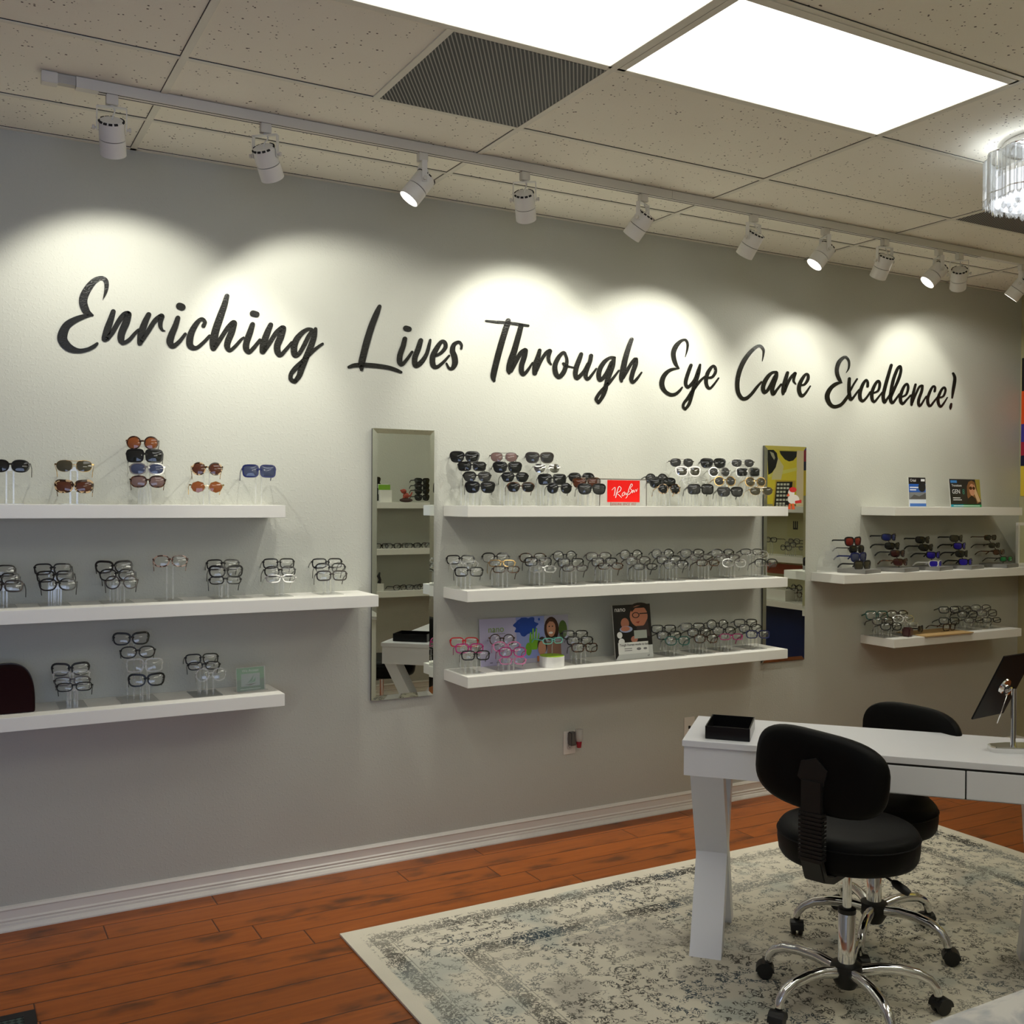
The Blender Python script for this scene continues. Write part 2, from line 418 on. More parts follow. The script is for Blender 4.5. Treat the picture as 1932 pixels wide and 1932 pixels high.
# thin dark reveal lines where tiles sit on the grid
b = B()
for j in range(0, 12):
    y = YB - j*RS
    if y > YF: b.box((XL, y-.0120, H+.001), (XR, y-.010, H+.0045))
for i in range(-4, 6):
    x = GX0 + i*GS
    if XL < x < XR: b.box((x-.0135, YF, H+.001), (x-.012, 0, H+.0045))
b.box((XL, -.024, H+.001), (XR, -.022, H+.0045)); struct('trim_3', b, DARK)

# ---------------------------------------------------------------- ceiling fittings
def light_panel(x0, x1, y0, y1, mat, label, group=None):
    t = thing('light_panel', label, 'ceiling light', ((x0+x1)/2, (y0+y1)/2, H), 0, group)
    hx, hy = (x1-x0)/2-.013, (y1-y0)/2-.011
    b = B(); fr = .020
    for lo, hi in (((-hx, -hy, -.003), (hx, -hy+fr+.012, .018)), ((-hx, hy-fr+.008, -.003), (hx, hy, .018)), ((-hx, -hy, -.003), (-hx+fr+.006, hy, .018)), ((hx-fr+.01, -hy, -.003), (hx, hy, .018))): b.box(lo, hi)
    b.obj('frame', TBAR, t)
    b = B(); b.box((-hx+.01, -hy+.01, -.0005), (hx-.01, hy-.01, .0022)); b.obj('diffuser', mat, t)
    return t
light_panel(*L1, PANEL, 'bright white light panel cut off by the top edge of the photo')
light_panel(*L2, PANEL, 'bright white light panel fully in view right of the dark ceiling vent')
for i, (gx, j) in enumerate(((1, 4), (3, 4), (0, 5), (3, 6))):  # added out-of-frame fill panels, brighter than the visible pair
    x = GX0+gx*GS; y = YB-j*RS
    light_panel(x, x+GS, y-RS, y, FILL_PANEL, 'unseen ceiling panel added as fill light', 'added fill panels out of view')
def vent(name, x0, x1, y0, y1, label):
    t = thing(name, label, 'air vent', ((x0+x1)/2, (y0+y1)/2, H)); hx, hy = (x1-x0)/2, (y1-y0)/2
    b = B(); b.box((-hx+.02, -hy+.015, -.001), (hx-.012, hy-.012, .002)); b.obj('grille', GRILLE, t)
    b = B()
    for lo, hi in (((-hx+.012, -hy+.01, 0), (hx-.012, -hy+.026, .016)), ((-hx+.012, hy-.014, 0), (hx-.012, hy-.008, .016)), ((-hx+.012, -hy+.01, 0), (-hx+.032, hy-.01, .016))): b.box(lo, hi)
    b.obj('frame', TBAR, t)
vent('return_air_grille', 1.304, 1.889, YB-2*RS, YB-RS, 'large dark ribbed air vent between ceiling tiles beside the light panels')
vent('return_air_grille', 4.33, 4.93, YB-2*RS, YB-RS, 'smaller grey ribbed ceiling vent partly hidden behind the crystal lamp')

# track with its spotlights
TY, TZ = -.64, 3.008
t = thing('lighting_track', 'long white ceiling track carrying the spotlights along the wall', 'light track', (0, TY, H))
b = B()
for x0, x1 in ((.56-.17, 2.86), (2.862, 5.1), (5.102, XR-.03)):
    b.box((x0, -.018, -.035), (x1, .018, -.020)); b.box((x0, -.018, -.020), (x1, .018, 0))
b.obj('rail', TRACK, t)
b = B(); b.box((.46, .008, -.0356), (5.0, .0125, -.0345)); b.box((.46, -.0125, -.0356), (5.0, -.008, -.0345)); b.obj('slot', DARK, t)
b = B(); b.box((.285, -.020, -.036), (.335, .020, 0)); b.obj('end_cap', TRACK, t, bevel=.002)
b = B(); b.box((.336, -.014, -.030), (.389, .014, 0)); b.obj('connector', M('grey_connector', (.45, .43, .38), .5, var=.15), t)
def spot(x, aim, rz_yoke, label, power=1., lit=True):
    """aim = beam direction"""
    d = Vector(aim).normalized()
    t = thing('track_spotlight', label, 'spotlight', (x, TY, TZ), 0, 'white spotlights on the ceiling track')
    b = B(); b.box((-.019, -.014, -.034), (.019, .014, 0)); b.lathe([(.009, -.040), (.009, -.034)], n=12); b.obj('adapter', TRACK, t, bevel=.002)
    a = Vector((-d.y, d.x, 0)).normalized()
    piv = Vector((0, 0, -.040-.072))
    b = B(); hw = .047; zt = -.041
    for s in (-1, 1):
        p0 = a*(s*hw) + Vector((0, 0, zt)); p1 = a*(s*hw) + piv + Vector((0, 0, -.008))
        b.tube([p0, p1], 0, flat=(.0105, .0012) if False else (.0012, .0012))
    fwd = Vector((0, 0, 1)).cross(a).normalized()
    def strip(p, q, wv, tv):
        b.loft([[p+wv+tv, p-wv+tv, p-wv-tv, p+wv-tv], [q+wv+tv, q-wv+tv, q-wv-tv, q+wv-tv]], smooth=False)
    for s in (-1, 1): strip(a*(s*hw)+Vector((0, 0, zt)), a*(s*hw)+piv+Vector((0, 0, -.010)), fwd*.010, a*.0012)
    strip(a*-hw+Vector((0, 0, zt)), a*hw+Vector((0, 0, zt)), fwd*.010, Vector((0, 0, .0012)))
    b.obj('yoke', CAN, t)
    up = -d; body0 = piv + up*.030
    b = B(); b.lathe([(.034, 0), (.0405, .004), (.0415, .012), (.0425, .062), (.0395, .0625), (.0395, .0645), (.0428, .065), (.0430, .118), (.0405, .119), (.0400, .106), (.002, .105)], c=body0, axis=d, n=28)
    b.obj('lamp_body', CAN, t)
    b = B(); b.lathe([(.0402, 0), (.0402, .0018)], c=body0+d*.0627, axis=d, n=28)
    u1 = d.orthogonal().normalized(); u2 = d.cross(u1)
    for k in range(14):
        if k % 4 == 3: continue
        an = 2*PI*k/14; r0 = u1*math.cos(an)+u2*math.sin(an); tv = d.cross(r0)
        c = body0 + r0*.0385 + d*.0028
        b.loft([[c+tv*.006+r0*.0035-d*.0015, c-tv*.006+r0*.0035-d*.0015, c-tv*.006-r0*.0015-d*.0035, c+tv*.006-r0*.0015-d*.0035],
                [c+tv*.006+r0*.0035+d*.003, c-tv*.006+r0*.0035+d*.003, c-tv*.006-r0*.0015+d*.003, c+tv*.006-r0*.0015+d*.003]], smooth=False)
    b.obj('vent_slots', DARK, t)
    for s in (-1, 1):
        b = B(); b.lathe([(.004, 0), (.004, .006), (.008, .007), (.008, .014), (.005, .015)], c=piv+a*(s*hw), axis=a*s, n=12); b.obj('knob', TRACK, t)
    b = B(); q = body0
    b.tube([(.004, 0, -.036), Vector((.010, 0, -.05)), (Vector((.012, .0, -.06))+q)/2 + fwd*.012, q+d*.004+up*.0], .0028, 6); b.obj('cord', CAN, t)
    b = B(); b.lathe([(.001, 0), (.0385, 0), (.0385, .001), (.001, .001)], c=body0+d*.1115, axis=d, n=28); b.obj('lamp_face', LAMPFACE, t)
    ld = bpy.data.lights.new('spot_beam', 'SPOT'); ld.energy = SPOT_W*power; ld.spot_size = math.radians(100); ld.spot_blend = .45; ld.shadow_soft_size = .022
    ld.color = (1, .975, .88)
    lo = link('spot_beam', ld, t); lo.location = body0 + d*.122
    lo.rotation_euler = d.to_track_quat('-Z', 'Y').to_euler()
SPOTS = [
 (.503, (.14, .64, -.80), 'leftmost white spotlight seen square from behind', 1.0),
 (1.026, (.55, .62, -.90), 'second white spotlight from the left, leaning right', 1.1),
 (1.646, (-.62, .14, -.85), 'third white spotlight from left with glowing face turned left', .9),
 (2.108, (.46, .60, -.86), 'fourth white spotlight from the left, near the dark vent, leaning right', 1.0),
 (2.712, (-.34, .64, -.84), 'fifth white spotlight from the left, over the word Through, leaning left', .7),
 (3.358, (-.14, .64, -.86), 'sixth white spotlight from the left, over the word Eye', 1.25),
 (3.826, (-.62, .25, -.84), 'seventh white spotlight from left, its glowing face turned left', .9),
 (4.250, (.08, .64, -.95), 'eighth white spotlight from the left, upright with both knobs showing', .85),
 (4.666, (-.68, .36, -.82), 'ninth white spotlight from left, glowing face turned towards the camera', .7),
 (4.834, (.60, .56, -.86), 'tenth white spotlight from the left, close beside the glowing ninth', 1.0),
 (5.374, (-.30, .64, -.84), 'last white spotlight cut off by the right edge of the photo', .5)]
for x, aim, lab, pw in SPOTS: spot(x, aim, 0, lab, pw)

# crystal drum lamp
CX, CY, CR = 3.72, -1.89, .225
t = thing('crystal_ceiling_lamp', 'round crystal drum lamp glowing on the ceiling at the right edge', 'ceiling lamp', (CX, CY, H))
b = B(); b.lathe([(.001, 0), (.17, 0), (.17, -.02), (.10, -.035), (.001, -.035)], n=32); b.obj('canopy', CHROME, t)
def wavy(r, z, n=96, amp=.008, k=12): return [Vector((math.cos(2*PI*i/n)*(r+amp*math.cos(k*2*PI*i/n)), math.sin(2*PI*i/n)*(r+amp*math.cos(k*2*PI*i/n)), z)) for i in range(n+1)]
b = B(); b.tube(wavy(CR, -.045), .0035, 6); b.obj('top_ring', CHROME, t)
b = B(); b.tube(wavy(CR+.002, -.200), .0025, 6); b.obj('lower_ring', CHROME, t)
b = B()
for k in range(4):
    a = k*PI/2; b.tube([(0, 0, -.03), (CR*math.cos(a), CR*math.sin(a), -.045)], .003, 6)
b.obj('ring_arm', CHROME, t)
b = B(); b.lathe([(CR-.035, -.13), (CR-.03, -.225)], n=40); b.obj('inner_shade', emit_mat('glowing_lamp_shade', (.93, .96, 1), 1.6), t)
rodm = None
NR = 60
for k in range(NR):
    a = 2*PI*k/NR; r = CR+.008*math.cos(12*a)
    if rodm is None:
        bb = B(); w_ = .0105; bb.loft([[(-w_, -.003, 0), (0, -.006, 0), (w_, -.003, 0), (w_, .003, 0), (0, .006, 0), (-w_, .003, 0)], [(-w_, -.003, -.175), (0, -.006, -.19), (w_, -.003, -.175), (w_, .003, -.175), (0, .006, -.19), (-w_, .003, -.175)]], smooth=False)
        rodm = bb.mesh('crystal_rod', CRYST)
    o = link('crystal_rod', rodm, t); o.location = (r*math.cos(a), r*math.sin(a), -.047); o.rotation_euler = (0, 0, a+PI/2)
bead = None
for k in range(40):
    a = 2*PI*k/40+.04; r = CR*(.55+.35*((k*7) % 5)/5)
    if bead is None:
        bb = B(); bb.lathe([(.001, -.018), (.008, -.010), (.009, 0), (.004, .010), (.001, .014)], n=8, smooth=False); bead = bb.mesh('crystal_drop', CRYST)
    o = link('crystal_drop', bead, t); o.location = (r*math.cos(a), r*math.sin(a), -.230-.008*(k % 3))
for k in range(3):
    a = 2*PI*k/3; ld = bpy.data.lights.new('bulb_light', 'POINT'); ld.energy = CHAND_W; ld.color = (.88, .95, 1); ld.shadow_soft_size = .02
    lo = link('bulb_light', ld, t); lo.location = (.1*math.cos(a), .1*math.sin(a), -.10)
    b = B(); b.ell((.1*math.cos(a), .1*math.sin(a), -.10), (.012, .012, .018), 10, 6); b.obj('bulb', emit_mat('bulb_glow', (.95, .98, 1), 6), t)

# ---------------------------------------------------------------- wall lettering (traced strokes)
REG = {1: (90, 500, .15528), 2: (370, 530, .13975), 3: (640, 560, .1294), 4: (900, 590, .10352), 5: (1060, 620, .10352), 6: (1230, 630, .07764), 7: (1370, 640, .09317), 8: (1545, 660, .14493)}
T = [
('Enriching', [
 ('E', 1, [[(668,425,4),(700,340,38),(715,250,55),(700,185,56),(645,160,50),(560,200,75),(480,300,95),(435,400,105),(435,480,100),(475,570,85),(545,612,28)], [(553,614,10),(450,625,55),(330,670,80),(230,740,100),(180,850,122),(190,930,115),(260,1005,95),(370,1043,60),(480,1028,50),(560,990,50),(600,955,35)]]),
 ('n', 1, [[(795,568,62),(770,650,74),(725,780,88),(698,890,90)], [(725,895,60),(790,810,62),(870,670,62),(930,605,70),(970,600,85)], [(975,605,90),(950,700,92),(900,820,90),(890,900,85),(920,945,55),(990,910,50),(1060,830,42),(1100,790,35)]]),
 ('r', 1, [[(1225,605,65),(1180,700,78),(1135,830,85),(1120,945,70)], [(1140,930,50),(1210,820,58),(1300,680,60),(1370,630,72)], [(1380,628,78),(1368,690,60),(1370,750,50),(1395,793,28),(1422,800,14)]]),
 ('i', 1, [[(1580,645,60),(1550,740,72),(1500,860,85),(1485,940,85),(1525,985,62),(1600,930,50),(1670,840,40)], [(1600,500,86),(1632,513,86)]]),
 ('c', 2, [[(100,605,60),(118,555,50),(75,515,50),(10,570,70),(-60,690,88),(-88,800,95),(-75,880,85),(0,905,55),(90,840,50),(180,745,45)]]),
 ('h', 2, [[(415,205,65),(380,330,85),(320,500,100),(260,680,105),(235,820,110),(235,900,90)], [(260,890,60),(330,780,62),(420,640,62),(490,575,80)], [(505,575,95),(480,690,90),(430,810,90),(420,890,80),(460,935,52),(530,880,48),(600,800,42),(640,765,30)]]),
 ('i', 2, [[(760,590,70),(725,700,85),(680,830,88),(675,910,85),(715,960,60),(780,900,55),(860,800,48)], [(765,440,85),(815,452,80)]]),
 ('n', 2, [[(1005,595,68),(960,700,85),(910,850,95),(900,945,90)], [(920,940,60),(990,840,62),(1080,700,65),(1160,635,72)], [(1170,645,92),(1140,760,95),(1095,870,92),(1100,960,85),(1140,1000,60),(1210,930,52),(1290,835,45)]]),
 ('g', 2, [[(1560,655,40),(1500,655,50),(1420,710,68),(1350,800,85),(1320,900,88),(1330,990,85),(1380,990,60),(1440,900,60),(1510,760,60),(1560,680,50)], [(1610,650,50),(1590,760,75),(1540,900,85),(1480,1040,85),(1430,1160,90),(1390,1280,75),(1335,1355,60)], [(1335,1360,55),(1280,1330,58),(1280,1260,60),(1340,1180,70),(1430,1090,60),(1520,1000,55),(1620,910,45),(1705,850,35)]])]),
('Lives', [
 ('L', 3, [[(585,140,55),(540,250,85),(470,430,95),(410,620,100),(355,830,100),(325,970,95),(325,1060,50)], [(140,1025,45),(220,1000,62),(350,995,68),(520,1005,68),(700,1030,62),(820,1065,55),(900,1100,38)]]),
 ('i', 3, [[(955,612,66),(930,720,75),(885,850,80),(880,950,78),(915,985,60),(980,920,50),(1060,805,40)], [(970,460,82),(1015,472,78)]]),
 ('v', 3, [[(1187,638,70),(1150,760,80),(1100,900,80),(1115,1000,75),(1190,960,75),(1270,840,58),(1310,700,48),(1325,630,35)]]),
 ('e', 3, [[(1410,855,45),(1480,820,50),(1545,740,60),(1540,670,55),(1490,655,55),(1420,750,75),(1360,880,82),(1370,1000,75),(1430,1020,55),(1520,950,45),(1600,860,32)]]),
 ('s', 3, [[(1778,755,35),(1780,700,38),(1740,660,45),(1670,700,65),(1650,790,78),(1680,880,85),(1685,970,85),(1650,1040,60),(1600,1040,40),(1562,970,25)]])]),
('Through', [
 ('T', 4, [[(565,150,95),(550,210,105),(510,330,108),(430,600,112),(350,900,112),(295,1150,105),(310,1240,50)], [(160,150,35),(350,170,52),(500,180,50),(700,205,55),(930,238,45)]]),
 ('h', 4, [[(800,240,90),(750,430,100),(680,680,110),(610,900,120),(580,1040,100),(585,1100,50)], [(620,1060,70),(700,900,80),(790,740,80),(870,680,78)], [(880,690,90),(860,800,95),(810,960,95),(810,1080,90),(850,1120,70),(920,1050,55),(1010,910,30)]]),
 ('r', 4, [[(1140,685,65),(1110,800,85),(1060,960,100),(1050,1100,90)], [(1080,1060,60),(1160,880,62),(1250,740,65),(1320,695,75)], [(1325,700,80),(1300,800,70),(1310,890,55),(1350,945,28)]]),
 ('o', 4, [[(1600,740,50),(1560,730,60),(1480,820,78),(1420,960,88),(1430,1100,90),(1490,1170,80),(1560,1110,85),(1610,1000,80),(1635,860,55),(1600,745,50)], [(1570,925,45),(1600,960,50),(1690,985,32),(1770,1000,28)]]),
 ('u', 5, [[(350,465,70),(320,550,85),(265,700,90),(245,830,85),(275,900,80),(340,850,70),(410,760,55),(470,640,50)], [(530,495,75),(510,600,75),(450,750,85),(430,860,75),(470,920,60),(540,850,50),(625,730,32)]]),
 ('g', 5, [[(960,530,45),(880,530,55),(780,600,75),(700,720,85),(670,840,85),(690,930,80),(750,900,70),(830,780,70),(900,620,65)], [(945,545,70),(920,680,90),(860,840,95),(810,1000,75),(790,1100,85),(745,1230,70),(670,1345,60)], [(665,1350,55),(625,1290,62),(660,1210,62),(740,1110,60),(850,1000,60),(950,880,45),(1035,765,32)]]),
 ('h', 5, [[(1270,195,70),(1220,330,85),(1160,530,95),(1110,760,100),(1085,900,85),(1085,960,50)], [(1110,900,60),(1180,780,62),(1260,640,60),(1330,560,70)], [(1350,560,70),(1340,650,85),(1290,800,80),(1265,920,75),(1295,980,55),(1370,910,50),(1450,800,30)]])]),
('Eye', [
 ('E', 6, [[(805,565,6),(850,400,40),(865,260,55),(830,165,60),(770,145,60),(680,190,85),(580,300,115),(520,450,115),(530,600,105),(580,740,85),(655,840,22)], [(662,845,12),(540,850,60),(420,890,85),(310,990,105),(245,1130,118),(245,1270,115),(320,1400,90),(450,1475,85),(570,1460,75),(670,1380,65),(730,1300,40)]]),
 ('y', 6, [[(945,762,80),(900,880,88),(840,1060,90),(815,1200,85),(860,1290,75),(940,1240,80),(1040,1100,70),(1110,900,65),(1165,750,55)], [(1165,750,55),(1130,950,80),(1050,1200,90),(990,1380,90),(940,1580,80),(890,1720,75),(810,1825,62)], [(800,1825,62),(755,1770,64),(775,1680,66),(870,1560,80),(970,1400,80),(1080,1250,70),(1190,1120,60),(1280,1040,50)]]),
 ('e', 6, [[(1390,1065,60),(1470,1040,65),(1540,930,70),(1530,820,70),(1480,780,60),(1410,850,80),(1340,980,95),(1310,1150,90),(1340,1280,80),(1410,1320,60),(1500,1230,50),(1615,1075,38)]])]),
('Care', [
 ('C', 7, [[(728,450,6),(750,330,28),(755,220,45),(700,145,55),(620,150,65),(500,250,78),(390,390,88),(300,560,90),(240,750,88),(222,920,85),(240,1080,82),(310,1190,75),(400,1200,75),(510,1110,62),(620,970,55),(710,865,35)]]),
 ('a', 7, [[(1010,665,50),(930,680,60),(850,750,75),(780,860,85),(745,980,80),(770,1070,75),(830,1040,65),(900,920,60),(980,760,60)], [(1020,680,60),(1005,760,85),(960,900,85),(930,1020,80),(955,1110,70),(1020,1030,50),(1110,915,42)]]),
 ('r', 7, [[(1240,678,60),(1210,780,75),(1170,930,85),(1155,1060,80),(1152,1110,50)], [(1180,1060,55),(1230,920,60),(1310,770,58),(1390,695,65)], [(1390,695,70),(1370,780,55),(1365,850,45),(1410,912,18)]]),
 ('e', 7, [[(1530,930,45),(1590,910,50),(1650,820,60),(1655,730,55),(1610,710,50),(1540,800,68),(1480,930,78),(1475,1050,78),(1520,1140,68),(1590,1110,50),(1700,950,28)]])]),
('Excellence', [
 ('E', 8, [[(352,302,3),(385,240,22),(390,160,28),(360,105,35),(320,100,40),(260,160,52),(232,250,50),(240,330,50),(270,395,42),(298,430,12)], [(298,430,8),(230,440,45),(160,490,52),(112,570,60),(110,640,60),(150,715,48),(210,740,45),(290,710,42),(350,640,40),(385,585,30)]]),
 ('x', 8, [[(395,375,38),(390,450,42),(392,560,45),(410,640,45),(445,620,30),(490,560,25),(520,520,22)], [(495,380,22),(450,450,24),(400,540,28)]]),
 ('c', 8, [[(632,475,35),(632,420,32),(610,395,30),(570,450,40),(535,550,45),(535,630,45),(570,665,35),(620,620,28),(665,550,22)]]),
 ('e', 8, [[(715,560,24),(770,530,30),(790,450,35),(770,405,32),(730,450,38),(690,550,45),(690,640,42),(720,675,32),(770,620,25),(820,555,20)]]),
 ('l', 8, [[(940,200,38),(905,320,42),(860,480,45),(835,600,45),(850,680,42),(885,640,28),(930,570,24)]]),
 ('l', 8, [[(930,620,40),(980,510,35),(1040,370,38),(1065,270,35),(1055,215,32),(1020,250,38),(970,380,42),(940,520,42),(930,640,45),(955,690,35),(1000,640,28),(1045,575,22)]]),
 ('e', 8, [[(1085,610,24),(1135,580,28),(1160,500,32),(1145,445,30),(1105,480,35),(1065,580,42),(1060,660,42),(1090,700,34),(1140,650,26),(1195,590,22)]]),
 ('n', 8, [[(1255,452,30),(1235,530,34),(1210,640,40),(1205,715,30)], [(1215,690,24),(1250,600,26),(1300,490,28),(1335,467,32)], [(1345,470,32),(1335,540,36),(1300,640,38),(1295,705,36),(1315,728,28),(1350,680,24),(1395,605,18)]]),
 ('c', 8, [[(1505,540,30),(1510,490,28),(1485,475,26),(1450,530,34),(1415,630,38),(1420,705,38),(1450,728,30),(1490,680,24),(1545,610,20)]]),
 ('e', 8, [[(1575,620,22),(1620,600,26),(1645,530,28),(1630,490,28),(1595,520,32),(1555,610,38),(1550,685,38),(1580,738,32),(1620,700,24),(1670,620,14)]]),
 ('exclamation_mark', 8, [[(1745,307,30),(1766,360,38),(1762,430,42),(1745,530,38),(1732,625,20)], [(1720,705,28),(1712,745,34),(1710,770,18)]])])]
def catmull(P, n=7):
    out = []
    for i in range(len(P)-1):
        p0, p1, p2, p3 = P[max(i-1, 0)], P[i], P[i+1], P[min(i+2, len(P)-1)]
        for k in range(n):
            t = k/n
            out.append(tuple(.5*((2*p1[j]) + (-p0[j]+p2[j])*t + (2*p0[j]-5*p1[j]+4*p2[j]-p3[j])*t*t + (-p0[j]+3*p1[j]-3*p2[j]+p3[j])*t**3) for j in range(3)))
    out.append(P[-1]); return out
def stroke(b, pts, conv, off, n=7):
    """brush stroke with round ends; conv maps drawing coordinates to a 3-D point, off = extrusion vector"""
    S = catmull(pts, n) if len(pts) > 2 else pts
    L, R = [], []
    for i, (x, y, wd) in enumerate(S):
        x0, y0 = S[max(i-1, 0)][:2]; x1, y1 = S[min(i+1, len(S)-1)][:2]
        dx, dy = x1-x0, y1-y0; l = math.hypot(dx, dy) or 1; nx, ny = -dy/l*wd/2, dx/l*wd/2
        L.append((x+nx, y+ny)); R.append((x-nx, y-ny))
    def cap(i, sgn):
        x, y, wd = S[i]; j = i+1 if sgn < 0 else i-1
        an = math.atan2(y-S[j][1], x-S[j][0]); r = wd/2
        return [(x+r*math.cos(an+PI/2-PI*k/6), y+r*math.sin(an+PI/2-PI*k/6)) for k in range(7)]
    def slab(quad):
        P = [conv(*q) for q in quad]; f = [b.bm.verts.new(p) for p in P]; k = [b.bm.verts.new(p+off) for p in P]
        b.bm.faces.new(k); n_ = len(P)
        b.bm.faces.new(f[::-1])
    Lv = [b.bm.verts.new(conv(*q)+off) for q in L]; Rv = [b.bm.verts.new(conv(*q)+off) for q in R]
    Lw = [b.bm.verts.new(conv(*q)) for q in L]; Rw = [b.bm.verts.new(conv(*q)) for q in R]
    for i in range(len(S)-1):
        b.bm.faces.new((Lv[i], Lv[i+1], Rv[i+1], Rv[i])); b.bm.faces.new((Lw[i], Lw[i+1], Lv[i+1], Lv[i])); b.bm.faces.new((Rv[i], Rv[i+1], Rw[i+1], Rw[i]))
    for i, sg in ((0, -1), (len(S)-1, 1)):
        if S[i][2] > 3:
            c = cap(i, sg); cv = [b.bm.verts.new(conv(*q)+off) for q in c]; cw = [b.bm.verts.new(conv(*q)) for q in c]
            b.bm.faces.new(cv)
            for k in range(6): b.bm.faces.new((cv[k], cv[k+1], cw[k+1], cw[k]))
for word, letters in T:
    o, (rx, ry, rs) = None, REG[letters[0][1]]
    base = ony(rx+rs*letters[0][2][0][0][0], ry+rs*letters[0][2][0][0][1], -.001)
    extra = ' with exclamation mark' if word == 'Excellence' else ''
    t = thing('lettering', 'black script word %s%s on the grey wall' % (word, extra), 'wall lettering', base, 0, 'script words of the wall slogan')
    for ch, rg, strokes in letters:
        ox, oy, s = REG[rg]; b = B()
        for st in strokes: stroke(b, st, lambda x, y: ony(ox+s*x, oy+s*y, -.0005)-base, Vector((0, -.003, 0)))
        for f in b.bm.faces: f.smooth = False
        bmesh.ops.recalc_face_normals(b.bm, faces=b.bm.faces)
        me = bpy.data.meshes.new('letter'); b.bm.to_mesh(me); b.bm.free(); me.materials.append(LETTER); link('letter', me, t)

# ---------------------------------------------------------------- shelves
Z3 = {'upper': 1.625, 'middle': 1.244, 'lower': .858}
SD, ST = .25, .05
def shelf(x0, x1, z, label, y=0., sgn=-1, group=None):
    o_ = B(); ya, yb = (-SD, 0) if sgn < 0 else (0, SD)
    o_.box((0, ya, -ST), (x1-x0, yb, 0)); o = o_.obj('wall_shelf', WHITE, bevel=.0012)
    o.location = (x0, y, z); return tag(o, label, 'shelf', group)
shelf(-.02, 1.222, Z3['upper'], 'white floating shelf at upper left holding sunglasses on clear stands')
shelf(-.27, 1.628, Z3['middle'], 'white floating shelf at middle left whose end reaches the tall mirror')
shelf(-.02, 1.222, Z3['lower'], 'white floating shelf at lower left with the green sign on its end')
shelf(2.05, 3.978, Z3['upper'], 'long white floating shelf between the mirrors holding the red sign')
shelf(2.05, 3.98, Z3['middle'], 'long white floating shelf between the mirrors, the middle of three')
shelf(2.055, 3.985, Z3['lower'], 'long white floating shelf between the mirrors holding the two posters')
shelf(4.81, 5.978, Z3['upper'], 'short white floating shelf at upper right holding two advertising cards')
shelf(4.405, 6.305, Z3['middle'], 'white floating shelf at middle right with grey sunglasses stands')
shelf(4.815, 5.985, Z3['lower'], 'short white floating shelf at lower right under the grey stands')

# ---------------------------------------------------------------- tall wall mirrors
def wall_mirror(x0, x1, z0, z1, label, turn=0):
    t = thing('wall_mirror', label, 'mirror', ((x0+x1)/2, -.0018 if turn else 0, z0), turn); hw, h = (x1-x0)/2, z1-z0; e = .022; d0, d1 = -.013, -.0155
    b = B()
    o = [(-hw, d0, 0), (hw, d0, 0), (hw, d0, h), (-hw, d0, h)]; i = [(-hw+e, d1, e), (hw-e, d1, e), (hw-e, d1, h-e), (-hw+e, d1, h-e)]
    ov = [b.bm.verts.new(p) for p in o]; iv = [b.bm.verts.new(p) for p in i]
    for k in range(4): b.bm.faces.new((ov[k], ov[(k+1) % 4], iv[(k+1) % 4], iv[k]))
    b.bm.faces.new(iv); bk = [b.bm.verts.new((p[0], -.0125, p[2])) for p in o]
    for k in range(4): b.bm.faces.new((ov[k], ov[(k+1) % 4], bk[(k+1) % 4], bk[k]))
    b.obj('mirror_glass', MIRROR, t)
    b = B(); b.box((-hw+.001, -.0125, .001), (hw-.001, -.0005, h-.001)); b.obj('backing', M('mirror_backing', (.06, .06, .055), .6), t)
wall_mirror(1.688, 1.994, .744, 1.971, 'tall frameless mirror reflecting the desk, left of the long shelves', MT)
wall_mirror(4.025, 4.345, .744, 1.967, 'tall frameless mirror reflecting a yellow poster, right of the long shelves')

# ---------------------------------------------------------------- glasses
def sup(a, b_, n, N=22, taper=0, cat=0, drop=0, rot=0):
    P = []
    for k in range(N):
        t = 2*PI*k/N; c, s = math.cos(t), math.sin(t)
        x = a*math.copysign(abs(c)**(2/n), c); z = b_*math.copysign(abs(s)**(2/n), s)
        x *= 1 + taper*z/b_
        if z > 0 and x > 0: z += cat*x/a
        if z < 0: z -= drop*(1+x/a)*.5*(-z/b_); x += drop*.2*(z/b_)
        P.append((x, z))
    return P
SHP = {  # outline of the right lens (x outward), half gap, rim width, wrap
 'rectangular': (lambda: sup(.0283, .0172, 4, taper=.06), .0365, .0054, .9), 'square': (lambda: sup(.0295, .0215, 4.5, taper=.06), .0378, .0060, .9),
 'round': (lambda: sup(.0245, .0222, 2.1), .0345, .0046, .8), 'oval': (lambda: sup(.0283, .0192, 2.5, taper=.05), .0365, .0050, .9),
 'cat-eye': (lambda: sup(.0290, .0185, 2.8, taper=.08, cat=.005), .0372, .0060, 1.), 'aviator': (lambda: sup(.0290, .0225, 2.5, taper=.12, drop=-.004), .0375, .0012, 1.1),
 'wayfarer': (lambda: sup(.0295, .0205, 3.0, taper=.14, cat=.002), .0378, .0058, 1.), 'slim': (lambda: sup(.0270, .0130, 3.2, taper=.06), .036, .0042, 1.),
 'sport': (lambda: sup(.0300, .0175, 2.7, taper=.10, cat=.003), .0355, .0036, 2.6), 'hexagonal': (lambda: sup(.0285, .0225, 2.0, N=8, taper=.06), .037, .0012, 1.),
 'browline': (lambda: sup(.0278, .0205, 2.7, taper=.08), .0368, .0042, .9)}
PROTO = {}
